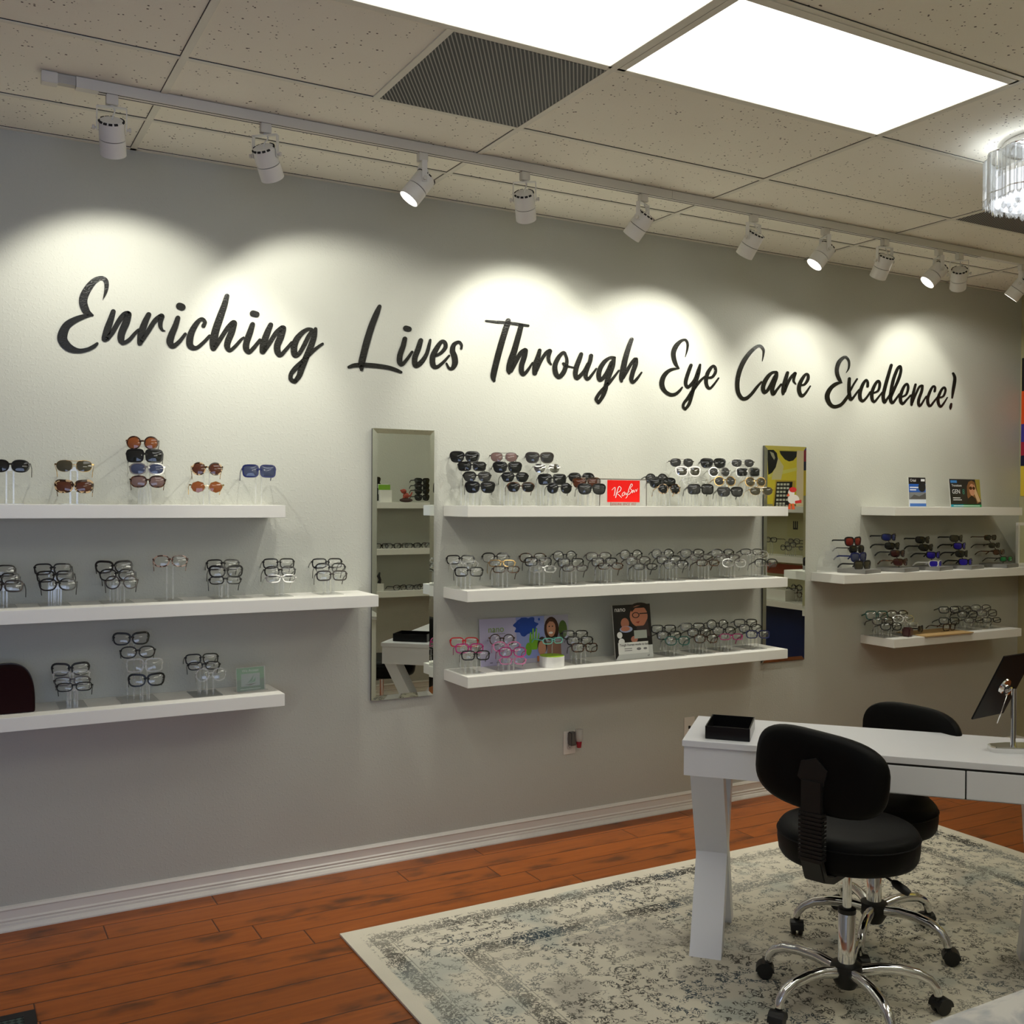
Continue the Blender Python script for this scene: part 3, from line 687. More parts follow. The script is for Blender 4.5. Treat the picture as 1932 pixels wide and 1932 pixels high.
def glasses_meshes(shape, fm, lm, wide=1.0):
    key = (shape, fm, lm, wide)
    if key in PROTO: return PROTO[key]
    fn, gap, rim, wrap = SHP[shape]; out = fn()
    cu = lambda x: wrap*.9*x*x*1.9          # backward sweep of the front
    thick = .0035 if rim > .002 else .0018
    fr = B()
    for s in (-1, 1):
        rings = []
        n = len(out)
        for k in range(n):
            x, z = out[k]; xa, za = out[k-1]; xb, zb = out[(k+1) % n]
            tx, tz = xb-xa, zb-za; l = math.hypot(tx, tz) or 1; nx, nz = tz/l, -tx/l
            rw = rim*(1.35 if (shape in ('browline', 'wayfarer', 'cat-eye') and z > .004) else 1)*(.35 if shape == 'browline' and z < 0 else 1)
            X = lambda q: s*(q+gap)*wide
            p = []
            for ox, dy in ((rw, 0), (0, 0), (0, thick), (rw, thick)):
                xx = (x+nx*ox); p.append(Vector((X(xx), cu((xx+gap)*wide)+dy, z+nz*ox)))
            rings.append(p)
        fr.loft(rings, closed=True, smooth=False)
        # end piece
        ex = gap+out[0][0]; zt = .008 if shape != 'slim' else .004
        fr.tube([(s*(ex-.002)*wide, cu(ex)+.001, zt), (s*(ex+.006)*wide, cu(ex)+.004, zt+.001), (s*(ex+.0065)*wide, cu(ex)+.010, zt+.001)], 0, flat=(.0022, .0028))
    bz = .004; bx = gap-out[0][0]+.002
    if shape in ('aviator', 'hexagonal'):
        fr.tube([(-bx*wide, 0, bz), (0, -.001, bz+.002), (bx*wide, 0, bz)], .0011, 6)
        if shape == 'aviator': fr.tube([(-gap*.8, .002, .021), (0, 0, .0195), (gap*.8, .002, .021)], .0010, 6)
    else: fr.tube([(-bx*wide, .002, bz-.001), (-bx*.4, .0005, bz+.003), (bx*.4, .0005, bz+.003), (bx*wide, .002, bz-.001)], 0, flat=(.0017, max(.0022, rim*.7)))
    for s in (-1, 1):
        fr.tube([(s*.006, .003, -.001), (s*.009, .007, -.006), (s*.0095, .008, -.010)], .0012, 5)
    F_ = fr.mesh('frame', FM[fm])
    lns = []
    for s in (-1, 1):
        lb = B(); ctr = None; n = len(out)
        r1 = [Vector((s*(x+gap)*wide, cu((x+gap)*wide)+thick*.4, z)) for x, z in out]
        r2 = [Vector((s*(x*.55+gap)*wide, cu((x*.55+gap)*wide)-.0012, z*.55)) for x, z in out]
        a = [lb.bm.verts.new(p) for p in r1]; c = [lb.bm.verts.new(p) for p in r2]
        m_ = lb.bm.verts.new((s*gap*wide, cu(gap*wide)-.0020, 0))
        for k in range(n):
            f = lb.bm.faces.new((a[k], a[(k+1) % n], c[(k+1) % n], c[k])); f.smooth = True
            f = lb.bm.faces.new((c[k], c[(k+1) % n], m_)); f.smooth = True
        bmesh.ops.recalc_face_normals(lb.bm, faces=lb.bm.faces)
        me = bpy.data.meshes.new('lens'); lb.bm.to_mesh(me); lb.bm.free(); me.materials.append(LM[lm]); lns.append(me)
    tps = []
    ex = gap+out[0][0]; zt = .009 if shape != 'slim' else .005; hh = .0028 if rim > .002 else .0011
    if shape in ('wayfarer', 'sport', 'square'): hh = .0042
    for s in (-1, 1):
        tb = B(); x = s*(ex+.0065)*wide
        tb.tube([(x, cu(ex)+.008, zt), (x, .05, zt-.001), (x-s*.002, .095, zt-.002), (x-s*.004, .115, zt-.008), (x-s*.006, .138, zt-.026)], 0, flat=(.0013, hh)); tps.append(tb.mesh('temple', FM[fm]))
    PROTO[key] = (F_, lns, tps); return PROTO[key]
GCOUNT = 0
def glasses(p, kind, label, group, rz=0., tilt=0., scale=1.):
    global GCOUNT
    GCOUNT += 1
    shape, fm, lm = kind; sun = lm != 'clear'
    F_, lns, tps = glasses_meshes(shape, fm, lm)
    nm = 'sunglasses' if sun else 'eyeglasses'
    t = link(nm, None); t.empty_display_size = .02; t.location = p; t.rotation_euler = (tilt, 0, rz); t.scale = (scale*.93, scale*.93, scale*1.0)
    tag(t, label, nm, group)
    link('frame', F_, t)
    for me in lns: link('lens', me, t)
    for me in tps: link('temple', me, t)
    return t
ORD = ['first', 'second', 'third', 'fourth', 'fifth', 'sixth', 'seventh', 'eighth', 'ninth', 'tenth', 'eleventh']
def tiers(n): return {1: ['only'], 2: ['upper', 'lower'], 3: ['top', 'middle', 'bottom'], 4: ['top', 'second', 'third', 'bottom']}[n]
def kname(k):
    return '%s %s' % (FN[k[1]], k[0])
def stand(x, items, zs, y0, y1, shelfname, unit, nth, top=True):
    """clear riser: plate on the shelf, one post per pair, and a nose bar"""
    t = thing('acrylic_stand', 'clear acrylic riser, %s from left, on the %s shelf of the %s unit' % (ORD[nth], shelfname, unit), 'display stand', (x, 0, zs), 0, 'clear risers on the %s shelf of the %s unit' % (shelfname, unit))
    xs = [p.x-x for p in items]; xa, xb = min(xs)-.045, max(xs)+.045
    b = B(); b.box((xa, y0-.02 if y0 > -.2 else -.225, 0), (xb, -.03, .003)); b.obj('base', ACRYL, t)
    for p in items:
        dx = p.x-x; y = p.y+.014; zt = p.z-zs-.006
        b = B()
        for s in (-.012, .012): b.box((dx+s-.0028, y-.0028, .003), (dx+s+.0028, y+.0028, zt-.012))
        b.obj('post', ACRYL, t)
        b = B(); b.box((dx-.03, y-.002, zt-.012), (dx+.03, y+.002, zt)); b.box((dx-.008, y-.010, zt), (dx+.008, y+.002, zt+.003)); b.obj('nose_bar', ACRYL, t)
    return t
# kinds
def K(s):
    a = s.split(); return (a[0], a[1], a[2] if len(a) > 2 else 'clear')
ZM = {'A': (0, 780, .32092), 'B': (540, 780, .28986), 'C': (820, 820, .22774), 'D': (1180, 820, .18634), 'E': (820, 1110, .22774), 'F': (1180, 1110, .18634), 'H': (1500, 860, .2236)}
def units(unit, sname, zm, cols, ys, nth0=0, rz=0., tilt=-.24):
    zs = Z3[sname]; ox, oy, s = ZM[zm]
    for ci, col in enumerate(cols):
        n = len(col); pts = []
        yy = ys[n] if isinstance(ys, dict) else ys
        for ti, (x, y, k) in enumerate(col):
            p = ony(ox+s*x, oy+s*y, yy[ti]); pts.append(p)
        if unit == 'left': fac = 'left'
        for ti, (x, y, k) in enumerate(col):
            kk = K(k); noun = 'sunglasses' if kk[2] != 'clear' else 'eyeglasses'
            lab = '%s %s on %s tier, %s stand from left, %s shelf of %s unit' % (kname(kk), noun, tiers(n)[ti], ORD[nth0+ci], sname, unit)
            if n == 1: lab = '%s %s alone on the %s stand from left, %s shelf of %s unit' % (kname(kk), noun, ORD[nth0+ci], sname, unit)
            glasses(pts[ti], kk, lab, '%s on the %s shelf of the %s unit' % (noun, sname, unit), {'left': -.14, 'centre': -.38, 'right': -.42}[unit]+random.uniform(-.06, .06), (tilt if kk[2] == 'clear' else tilt*.55)+random.uniform(-.05, .03))
        stand(sum(p.x for p in pts)/n, pts, zs, min(p.y for p in pts), 0, sname, unit, nth0+ci)
Y = {1: [-.13], 2: [-.12, -.15], 3: [-.085, -.13, -.175], 4: [-.07, -.105, -.14, -.175]}
Y1 = {1: [-.13], 2: [-.13, -.135], 3: [-.11, -.13, -.15], 4: [-.10, -.12, -.14, -.16]}
units('left', 'upper', 'A', [
 [(60, 308, 'oval black dark')],
 [(437, 310, 'aviator gold olive'), (435, 430, 'cat-eye tort brown')],
 [(838, 172, 'round brown amber'), (850, 248, 'square black dark'), (865, 325, 'oval silver slate'), (870, 400, 'oval brown rose')],
 [(1218, 325, 'round tort brown'), (1217, 432, 'hexagonal gold amber')],
 [(1525, 338, 'square navy slate')]], Y1)
units('left', 'middle', 'A', [
 [(-25, 925, 'rectangular black'), (0, 972, 'rectangular black'), (20, 1015, 'rectangular gun')],
 [(310, 915, 'rectangular black'), (325, 958, 'rectangular black'), (340, 1005, 'oval black')],
 [(670, 903, 'cat-eye black'), (690, 948, 'oval black'), (715, 992, 'round gun')],
 [(1003, 867, 'oval blush')],
 [(1312, 888, 'rectangular black'), (1330, 930, 'cat-eye black'), (1325, 980, 'slim black')],
 [(1640, 882, 'rectangular black'), (1648, 928, 'oval black'), (1655, 970, 'slim silver')]], Y1)
units('left', 'middle', 'B', [[(268, 975, 'rectangular black'), (290, 1010, 'browline black'), (298, 1055, 'rectangular gun')]], Y1, 6)
units('left', 'lower', 'A', [
 [(415, 1505, 'cat-eye black'), (420, 1543, 'rectangular clearf'), (425, 1573, 'slim gun'), (437, 1607, 'slim black')],
 [(772, 1325, 'cat-eye black'), (810, 1403, 'oval black'), (850, 1480, 'square clearf'), (862, 1568, 'cat-eye black')],
 [(1188, 1443, 'rectangular black'), (1200, 1483, 'slim black'), (1240, 1535, 'round clearf')]], Y1)
units('centre', 'upper', 'C', [
 [(250, 185, 'wayfarer black dark'), (310, 262, 'rectangular black dark'), (352, 350, 'browline black grey'), (378, 437, 'wayfarer black dark')],
 [(575, 187, 'aviator gun rose'), (605, 272, 'wayfarer black dark'), (668, 355, 'browline black dark'), (715, 437, 'browline brown dark')],
 [(872, 192, 'wayfarer gun grey'), (932, 280, 'aviator silver mirror'), (975, 370, 'square black dark'), (1035, 443, 'round black dark')],
 [(1218, 357, 'browline black dark'), (1262, 400, 'wayfarer brown brown'), (1305, 452, 'wayfarer black grey')]], Y)
units('centre', 'upper', 'D', [
 [(318, 445, 'round black grey'), (380, 490, 'wayfarer black dark'), (445, 548, 'round tort dark')],
 [(575, 285, 'aviator gun grey'), (640, 372, 'wayfarer white mirror'), (705, 470, 'aviator silver clear'), (765, 552, 'square black grey')],
 [(893, 290, 'wayfarer black dark'), (955, 378, 'round silver grey'), (1010, 470, 'round gold grey'), (1065, 580, 'wayfarer black grey')],
 [(1192, 290, 'aviator silver grey'), (1247, 380, 'square silver dark'), (1320, 478, 'round gold olive'), (1380, 572, 'aviator gold olive')]], Y, 4)
units('centre', 'middle', 'C', [
 [(215, 1035, 'rectangular black'), (248, 1080, 'oval clearf'), (285, 1135, 'rectangular black')],
 [(507, 1020, 'browline black'), (560, 1065, 'slim gold'), (595, 1115, 'slim brown')],
 [(815, 1020, 'oval brown'), (860, 1052, 'rectangular black'), (900, 1112, 'slim clearf')],
 [(1080, 1005, 'round black'), (1130, 1060, 'rectangular black'), (1165, 1105, 'slim gun')],
 [(1360, 1010, 'oval gun'), (1410, 1055, 'rectangular black'), (1460, 1088, 'slim brown')],
 [(1630, 995, 'round black'), (1690, 1045, 'oval gun'), (1750, 1093, 'slim black')]], Y)
units('centre', 'middle', 'D', [
 [(380, 1205, 'round black'), (445, 1265, 'rectangular black'), (515, 1318, 'browline black')],
 [(680, 1200, 'oval black'), (775, 1240, 'slim gun'), (840, 1298, 'slim brown')],
 [(990, 1200, 'oval black'), (1045, 1250, 'rectangular gun'), (1105, 1298, 'oval clearf')],
 [(1280, 1185, 'slim black'), (1340, 1215, 'oval clearf'), (1430, 1302, 'browline black')]], Y, 6)
units('centre', 'lower', 'E', [
 [(245, 445, 'rectangular red'), (290, 497, 'rectangular magenta'), (340, 555, 'rectangular black')],
 [(558, 425, 'round brown'), (600, 482, 'oval pink'), (648, 527, 'oval magenta'), (650, 600, 'slim pink')]], {3: [-.10, -.145, -.19], 4: [-.13, -.16, -.19, -.17]})
units('centre', 'lower', 'E', [
 [(1165, 383, 'rectangular black'), (1205, 433, 'rectangular black'), (1245, 490, 'rectangular brown')]], {3: [-.10, -.13, -.16]}, 2)
units('centre', 'lower', 'F', [
 [(390, 412, 'rectangular black'), (445, 475, 'rectangular black'), (530, 530, 'oval green')],
 [(683, 390, 'rectangular black'), (750, 445, 'oval black'), (820, 508, 'oval brown')],
 [(935, 365, 'round black'), (1005, 430, 'oval black'), (1075, 490, 'slim magenta')],
 [(1220, 350, 'rectangular black'), (1270, 405, 'oval black'), (1345, 465, 'rectangular navy')]], Y, 3)
units('right', 'lower', 'H', [
 [(695, 1345, 'square green'), (745, 1395, 'oval gun'), (815, 1440, 'oval black')],
 [(870, 1335, 'oval brown'), (920, 1375, 'oval silver'), (960, 1425, 'slim clearf')],
 [(1305, 1300, 'rectangular black'), (1305, 1392, 'rectangular black')],
 [(1410, 1295, 'rectangular gun'), (1460, 1335, 'rectangular black'), (1515, 1388, 'slim gun')],
 [(1575, 1285, 'oval gun'), (1625, 1325, 'rectangular gun'), (1665, 1385, 'slim black')]], {2: [-.10, -.12], 3: [-.09, -.13, -.17]})
g_ = 'loose glasses on the wooden board'
# orange pair under the brown frames, turquoise pair on the round box
p = ony(820+.22774*1215, 1110+.22774*525, -.185); p.z = .858+.062
glasses(ony(820+.22774*985, 1110+.22774*435, -.14), K('slim teal'), 'turquoise kids eyeglasses alone on the round white box with green top', 'eyeglasses on the lower shelf of the centre unit', 0, 0, .9)

# sports sunglasses on slanted rods, turned to the right
GREYBASE = M('brushed_grey_base', (.20, .195, .18), .45, var=.12, vscale=20)
sp_cols = [
 [(500, 725, 'wayfarer matte redm'), (530, 790, 'oval matte dark'), (548, 858, 'wayfarer navy slate'), (580, 925, 'wayfarer matte olive')],
 [(815, 688, 'sport matte blue'), (845, 762, 'sport black dark'), (890, 825, 'sport matte maroon'), (915, 897, 'sport brown maroon')],
 [(1100, 710, 'sport black dark'), (1130, 775, 'sport black dark'), (1190, 838, 'sport black purple'), (1210, 912, 'sport white purple')],
 [(1385, 698, 'sport black olive'), (1413, 762, 'sport black purple'), (1432, 828, 'sport matte dark'), (1462, 897, 'sport black purple')],
 [(1658, 690, 'slim brown dark'), (1692, 755, 'slim gun dark'), (1730, 812, 'slim brown brown'), (1792, 870, 'slim gun greenm')]]
bases = [(300, 705, 985), (640, 1055, 970), (1030, 1320, 965), (1290, 1580, 960), (1530, 1885, 950)]
ys4 = [-.10, -.125, -.15, -.175]
for ci, col in enumerate(sp_cols):
    pts = [ony(1500+.2236*x, 860+.2236*y, ys4[i]) for i, (x, y, k) in enumerate(col)]
    xm = sum(p.x for p in pts)/4
    for i, (x, y, k) in enumerate(col):
        kk = K(k)
        lab = '%s sunglasses on %s tier of the %s grey rod stand, right unit' % (kname(kk), tiers(4)[i], ORD[ci])
        glasses(pts[i]+Vector((-.0, 0, 0)), kk, lab, 'sports sunglasses on the grey rod stands', math.radians(3)+random.uniform(-.05, .05), 0, 1.04)
    zs = Z3['middle']
    t = thing('rod_stand', 'grey square base with slanted rod, %s from left on right unit' % ORD[ci], 'display stand', (xm, -.14, zs), 0, 'grey rod stands on the right unit')
    b = B(); b.box((-.092, -.088, 0), (.092, .088, .022)); o = b.obj('base', GREYBASE, t, bevel=.002)
    o.rotation_euler = (0, 0, math.radians(14))
    off = Vector((-.012, .022, 0)); o0 = Vector((xm, -.14, zs))
    P = [pts[0]+off+Vector((-.008, 0, .004))-o0, pts[3]+off-o0, (pts[3]+off-o0)*1]; P[2].z = .010; P[2].y = min(P[2].y, .02)
    b = B(); b.tube(P, .0028, 8); b.obj('rod', FM['gun'], t)
    for q in pts:
        b = B(); c = q-o0; b.tube([c+Vector((-.016, .022, -.002)), c+Vector((.004, .006, -.002))], .0022, 6); b.obj('nose_rest', FM['gun'], t)
# right end: faint clear dome shield at far left of the middle right shelf
t = thing('clear_shield', 'faint curved clear plastic shield left of the first grey rod stand', 'display stand', (4.50, -.05, 1.2455))
b = B(); pts = [(.10*math.cos(a), 0, .16*math.sin(a)) for a in [PI*k/16 for k in range(17)]]
b.prism([Vector(p)*1 for p in pts], (0, .002, 0)); b.obj('panel', ACRYL, t)
# board with loose pairs
BROWNB = M('tan_board', (.50, .33, .14), .6, var=.1, vscale=30)
p0, p1 = 5.075, 5.50
b = B(); b.box((0, -.22, 0), (p1-p0, 0, .006)); o = b.obj('display_board', BROWNB); o.location = (p0, -.045, .8585); tag(o, 'tan wooden board lying on the lower right shelf', 'board')
q = onz(1500+.2236*1180, 860+.2236*1500, .885); q = Vector((5.17, -.16, .889)); glasses(q, K('sport gun olive'), 'small dark sunglasses lying on the left half of the tan board', g_, .5, 0, .85)
q = Vector((5.42, -.16, .886)); glasses(q, K('rectangular brown clear'), 'dark brown eyeglasses lying on the right end of the tan board', g_, .1, 0, 1)
b = B(); b.cbox((0, 0, .027), (.055, .05, .054)); o = b.obj('glasses_case', M('maroon_leather', (.05, .012, .012), .4), bevel=.008); o.location = (5.00, -.19, .8585); o.rotation_euler = (0, 0, .3); tag(o, 'small maroon case standing left of the tan board', 'glasses case')

# ---------------------------------------------------------------- printed cards and signs
def text(s, size, mat, parent, loc, rot=(PI/2, 0, 0), ext=.0004, align='LEFT', font_shear=0, name='lettering', sx=1):
    cu = bpy.data.curves.new(name, 'FONT'); cu.body = s; cu.size = size; cu.extrude = ext; cu.align_x = align; cu.shear = font_shear
    cu.materials.append(mat); to = bpy.data.objects.new(name, cu); COL.objects.link(to); bpy.context.view_layer.update()
    me = bpy.data.meshes.new_from_object(to.evaluated_get(bpy.context.evaluated_depsgraph_get())); bpy.data.objects.remove(to); o = link(name, me, parent); o.location = loc; o.rotation_euler = rot; o.scale = (sx, 1, 1); return o
def card(name, label, cat, loc, rz, tilt, w, h, thick, shapes, texts=(), base=None, xdir=1, backmat=None):
    """printed board: local x right, z up, face towards -y; shapes = (colour, [(u,v)..]) layered"""
    t = thing(name, label, cat, loc, rz); t.rotation_euler = (tilt, 0, rz)
    b = B(); b.box((0, 0, 0), (w, thick, h)); b.obj('board', backmat or M('white_card_stock', (.75, .74, .70), .5), t)
    mats, b = [], B()
    for i, (c, P) in enumerate(shapes):
        mt = c if not isinstance(c, tuple) else M('print_%02x%02x%02x' % c, srgb(*c), .35)
        if mt not in mats: mats.append(mt)
        y = -.0003-.00012*i
        b.poly([(u*w, y, v*h) for u, v in P], mats.index(mt))
    if shapes: b.bm.normal_update(); me = bpy.data.meshes.new('print'); b.bm.to_mesh(me); b.bm.free(); [me.materials.append(x) for x in mats]; link('print', me, t)
    for s, size, c, (u, v) in texts:
        text(s, size, M('print_%02x%02x%02x' % c, srgb(*c), .35), t, (u*w, -.0003-.00012*(len(shapes)+1), v*h), ext=.0001)
    return t
def el(cx, cy, rx, ry, n=18, a0=0, a1=2*PI): return [(cx+rx*math.cos(a0+(a1-a0)*k/n), cy+ry*math.sin(a0+(a1-a0)*k/n)) for k in range(n if a1-a0 > 6.2 else n+1)]
def rc(x0, y0, x1, y1): return [(x0, y0), (x1, y0), (x1, y1), (x0, y1)]
INK, SKIN = (14, 14, 16), (196, 140, 110)
# red brand sign in a clear block
t = thing('brand_sign', 'red sign reading Ray-Ban in a clear block on the upper centre shelf', 'sign', (2.81, -.17, 1.6253))
b = B(); b.box((0, 0, 0), (.285, .035, .135)); o = b.obj('clear_block', ACRYL, t)
b = B(); fr = M('block_edge', (.10, .085, .07), .3)
for lo, hi in (((0, -.001, .131), (.285, .001, .135)), ((0, -.001, 0), (.003, .001, .135)), ((.282, -.001, 0), (.285, .001, .135)), ((.09, .034, 0), (.092, .036, .135)), ((0, -.001, .131), (.003, .036, .135))): b.box(lo, hi)
b.obj('block_edge', fr, t)
b = B(); b.box((.045, -.003, .020), (.240, -.001, .128)); b.obj('red_panel', M('sign_red', (.80, .008, .006), .35), t)
b = B(); conv = lambda x, y: Vector((.045+(x-1440)/260*.195, -.0032, .128-(y-392)/162*.108))
for st in ([(1475,465,5),(1500,445,7),(1495,500,9),(1488,505,4)], [(1505,520,9),(1515,480,9),(1530,440,8),(1548,450,8),(1540,472,7),(1515,488,5),(1530,500,7),(1552,520,6)],
           [(1575,478,6),(1560,490,6),(1556,508,6),(1572,502,5),(1580,482,6),(1582,502,4)], [(1590,485,5),(1592,500,6),(1604,482,5),(1596,515,6),(1584,525,3)], [(1608,478,5),(1618,474,4)],
           [(1600,500,8),(1612,455,8),(1630,418,7),(1640,430,7),(1622,450,5),(1636,468,7),(1618,492,6),(1602,500,4)], [(1648,462,5),(1638,474,5),(1640,486,5),(1650,466,5),(1654,482,4)], [(1658,480,5),(1664,462,4),(1672,462,4),(1672,476,4),(1682,452,3)]):
    stroke(b, [(x_, y_, w_*.62) for x_, y_, w_ in st], conv, Vector((0, -.0004, 0)), 4)
b.obj('lettering', M('sign_white', (.85, .82, .78), .4), t)
text('GENUINE SINCE 1937', .0165, M('sign_dark_red', (.25, .02, .02), .4), t, (.062, -.0025, .004))
# green sign in an acrylic holder
t = card('card_sign', 'green We Accept sign in a clear holder at the lower left shelf end', 'sign', (1.058, -.13, .8585), .12, -.08, .118, .095, .003,
 [((30, 150, 80), rc(0, 0, 1, 1)), ((18, 105, 62), rc(0, 0, 1, .5)), ((150, 172, 165), rc(.16, .2, .84, .74)), ((25, 120, 85), [(.36, .32), (.5, .48), (.62, .68), (.56, .42)]), ((30, 140, 90), [(.42, .3), (.58, .42), (.7, .58), (.66, .38)]), (INK, [(.26, .27), (.45, .29), (.72, .32), (.5, .23)]), ((190, 215, 195), rc(.12, .07, .86, .10))],
 [('We Accept', .0155, (220, 235, 220), (.19, .82))])
b = B(); b.box((-.004, -.004, 0), (.122, -.002, .098)); b.box((-.004, -.030, 0), (.122, .03, .002)); b.obj('clear_holder', ACRYL, t)
# lavender display board
hand = [(.55, .28), (.525, .36), (.52, .50), (.535, .66), (.548, .66), (.548, .50), (.556, .52), (.562, .74), (.578, .74), (.575, .52), (.585, .52), (.60, .74), (.614, .73), (.602, .50), (.612, .48), (.63, .64), (.64, .62), (.625, .42), (.605, .28)]
hand2 = [(.60, .12), (.575, .30), (.585, .31), (.59, .45), (.605, .46), (.60, .28)]
blob = [(.42+.13*math.cos(a)*(1+.13*math.sin(9*a)), .80-.14*0+.20*math.sin(a)*(1+.15*math.cos(7*a))) for a in [2*PI*k/60 for k in range(60)]]
blob = [(x+.09, min(.985, y)) for x, y in blob]
card('poster_board', 'lavender kids eyewear board with painted hands behind the pink frames', 'poster', (2.235, -.03, .8585), 0, -.10, .50, .225, .004,
 [((176, 172, 184), rc(0, 0, 1, 1)), ((186, 180, 206), rc(0, 0, .40, 1)), ((110, 110, 120), rc(.15, .665, .28, .675)), ((80, 80, 90), rc(.10, .06, .13, .075)), ((80, 80, 90), rc(.17, .06, .23, .075)), ((146, 158, 212), rc(.40, .1, .72, 1)), ((20, 66, 158), blob), ((120, 178, 40), [(x+.02, y) for x, y in hand]), ((110, 165, 40), el(.53, .3, .035, .14)),
  ((60, 32, 22), el(.80, .70, .085, .27)), (SKIN, el(.795, .72, .052, .19)), ((240, 235, 230), el(.79, .62, .025, .025)), (INK, el(.775, .76, .008, .014)), (INK, el(.812, .76, .008, .014)), ((80, 45, 30), [(.745, .80), (.76, .90), (.80, .93), (.84, .88), (.85, .78), (.82, .86), (.78, .87)]), ((235, 230, 225), el(.68, .22, .018, .025)), (INK, el(.665, .33, .007, .012)), (INK, el(.695, .33, .007, .012)), ((40, 70, 170), el(.435, .88, .012, .03)), ((40, 90, 190), el(.66, .93, .012, .03)), ((46, 30, 24), el(.685, .36, .055, .19)), (SKIN, el(.68, .30, .045, .16)), ((150, 110, 90), rc(.74, .12, .90, .42)), ((200, 120, 70), rc(.62, .02, .80, .14)), ((75, 100, 40), el(.93, .68, .05, .2))],
 [('nano', .044, (130, 160, 60), (.09, .71))])
card('poster_card', 'black poster of a child in glasses on the lower centre shelf', 'poster', (2.925, -.155, .8585), 0, -.13, .232, .272, .004,
 [((24, 22, 22), rc(0, 0, 1, 1)), ((198, 200, 195), [(0, 0), (1, 0), (1, .24), (.3, .24), (.12, .12)]), ((40, 26, 20), el(.72, .93, .27, .10)), ((186, 120, 92), el(.68, .78, .24, .20)), ((28, 18, 14), [(.46, .93), (.9, 1), (1, .9), (.94, .84), (.85, .93), (.6, .93), (.5, .86)]),
  (INK, el(.60, .80, .10, .055)), ((186, 120, 92), el(.60, .80, .075, .04)), (INK, rc(.70, .815, .92, .835)), ((150, 60, 50), [(.58, .67), (.70, .69), (.66, .645)]), ((170, 110, 85), el(.30, .66, .11, .10)), ((150, 160, 190), el(.32, .55, .17, .06)), ((186, 120, 92), el(.30, .56, .12, .045)), ((180, 120, 100), el(.52, .36, .09, .06)),
  ((60, 50, 50), [(.6, .6), (.8, .6), (.9, .72), (.95, .4), (.6, .4)]), ((230, 230, 225), el(.14, .45, .07, .06)), ((230, 230, 225), el(.18, .33, .08, .06)), ((170, 176, 165), rc(.52, .37, .86, .52)), ((225, 226, 220), rc(.08, .10, .88, .31)), ((60, 60, 60), rc(.24, .155, .44, .165)), ((60, 60, 60), rc(.24, .19, .44, .20)), ((120, 120, 120), el(.62, .18, .06, .025)), ((120, 120, 120), el(.79, .18, .05, .02))],
 [('nano', .034, (235, 235, 230), (.04, .88)), ('Tough frames made to last', .0165, INK, (.115, .245)), ('47', .014, INK, (.84, .03))])
b = B(); b.box((0, 0, 0), (.09, .001, .07)); o = b.obj('price_tag', M('teal_glass', (.1, .25, .2), .2)); bpy.data.objects.remove(o)
# upper right cards
card('brochure', 'narrow lens brochure with blue band standing on the upper right shelf', 'card', (5.075, -.13, 1.6255), 0, -.05, .150, .178, .003,
 [((205, 212, 222), rc(0, 0, 1, 1)), ((24, 24, 28), rc(0, .76, 1, 1)), ((40, 92, 176), rc(0, .5, 1, .78)), ((120, 124, 128), rc(0, .26, 1, .5)), ((84, 84, 84), [(0, .26), (.3, .42), (.6, .36), (1, .48), (1, .26)]), ((30, 34, 40), el(.78, .68, .22, .17)), ((66, 112, 184), rc(.04, .02, 1, .12)), ((225, 228, 232), rc(.72, .87, .95, .95)), ((225, 232, 245), rc(.06, .64, .56, .68)), ((225, 232, 245), rc(.06, .56, .42, .60))],
 [('Crizal', .022, (230, 230, 235), (.08, .86))])
card('advert_card', 'dark Transitions GEN 8 card with a long-haired woman on upper right shelf', 'card', (5.44, -.14, 1.6255), 0, -.10, .290, .175, .003,
 [((34, 36, 38), rc(0, 0, 1, 1)), ((150, 140, 60), [(.84, 1), (1, 1), (1, .3), (.94, .2)]), ((20, 150, 170), rc(.0, 0, .5, .09)), ((30, 150, 90), rc(.4, 0, 1, .09)), ((126, 84, 52), [(.56, .74), (.62, .90), (.72, .96), (.82, .9), (.88, .6), (1, .2), (.86, .12), (.6, .12), (.55, .4)]), ((200, 168, 130), [(.80, .82), (.86, .6), (.98, .2), (.88, .18), (.78, .5)]), (SKIN, el(.72, .62, .09, .22)), ((60, 24, 16), el(.68, .68, .05, .06)), ((60, 24, 16), el(.78, .68, .045, .06)), ((36, 28, 26), [(.5, .09), (.56, .3), (.7, .42), (.82, .3), (.86, .09)]), ((60, 130, 200), rc(.03, .86, .24, .95)), ((210, 210, 210), rc(.08, .31, .32, .34)), ((210, 210, 210), rc(.08, .24, .36, .27)), ((215, 235, 225), rc(.08, .03, .94, .055))],
 [('Transitions', .021, (225, 228, 228), (.06, .73)), ('GEN', .038, (228, 230, 230), (.06, .48)), ('8', .046, (60, 130, 110), (.39, .46))])
b = B(); b.box((-.05, -.055, 0), (.03, .0, .002)); o = b.obj('leaflet', M('white_card_stock', (.75, .74, .70), .5)); o.location = (5.40, -.09, 1.6255); tag(o, 'small white leaflet lying left of the dark advertising card', 'leaflet')
# round white box with green top
t = thing('round_display_box', 'round white box with lime green top on the lower centre shelf', 'display box', (2.553, -.155, .8585))
b = B(); b.lathe([(.001, 0), (.060, 0), (.060, .050), (.001, .050)], n=36, smooth=False); b.obj('drum', M('white_gloss_card', (.80, .79, .75), .4), t)
b = B(); b.lathe([(.001, .0503), (.058, .0503), (.058, .052), (.001, .052)], n=36, smooth=False); b.obj('top_disc', M('lime_green_card', (.32, .52, .03), .5), t)
b = B(); q = ony(820+.22774*985, 1110+.22774*435, -.14)
b.tube([(q.x-2.553, q.y+.012+.155, .052), (q.x-2.553, q.y+.012+.155, q.z-.8585-.006)], .003, 6); b.obj('post', ACRYL, t)
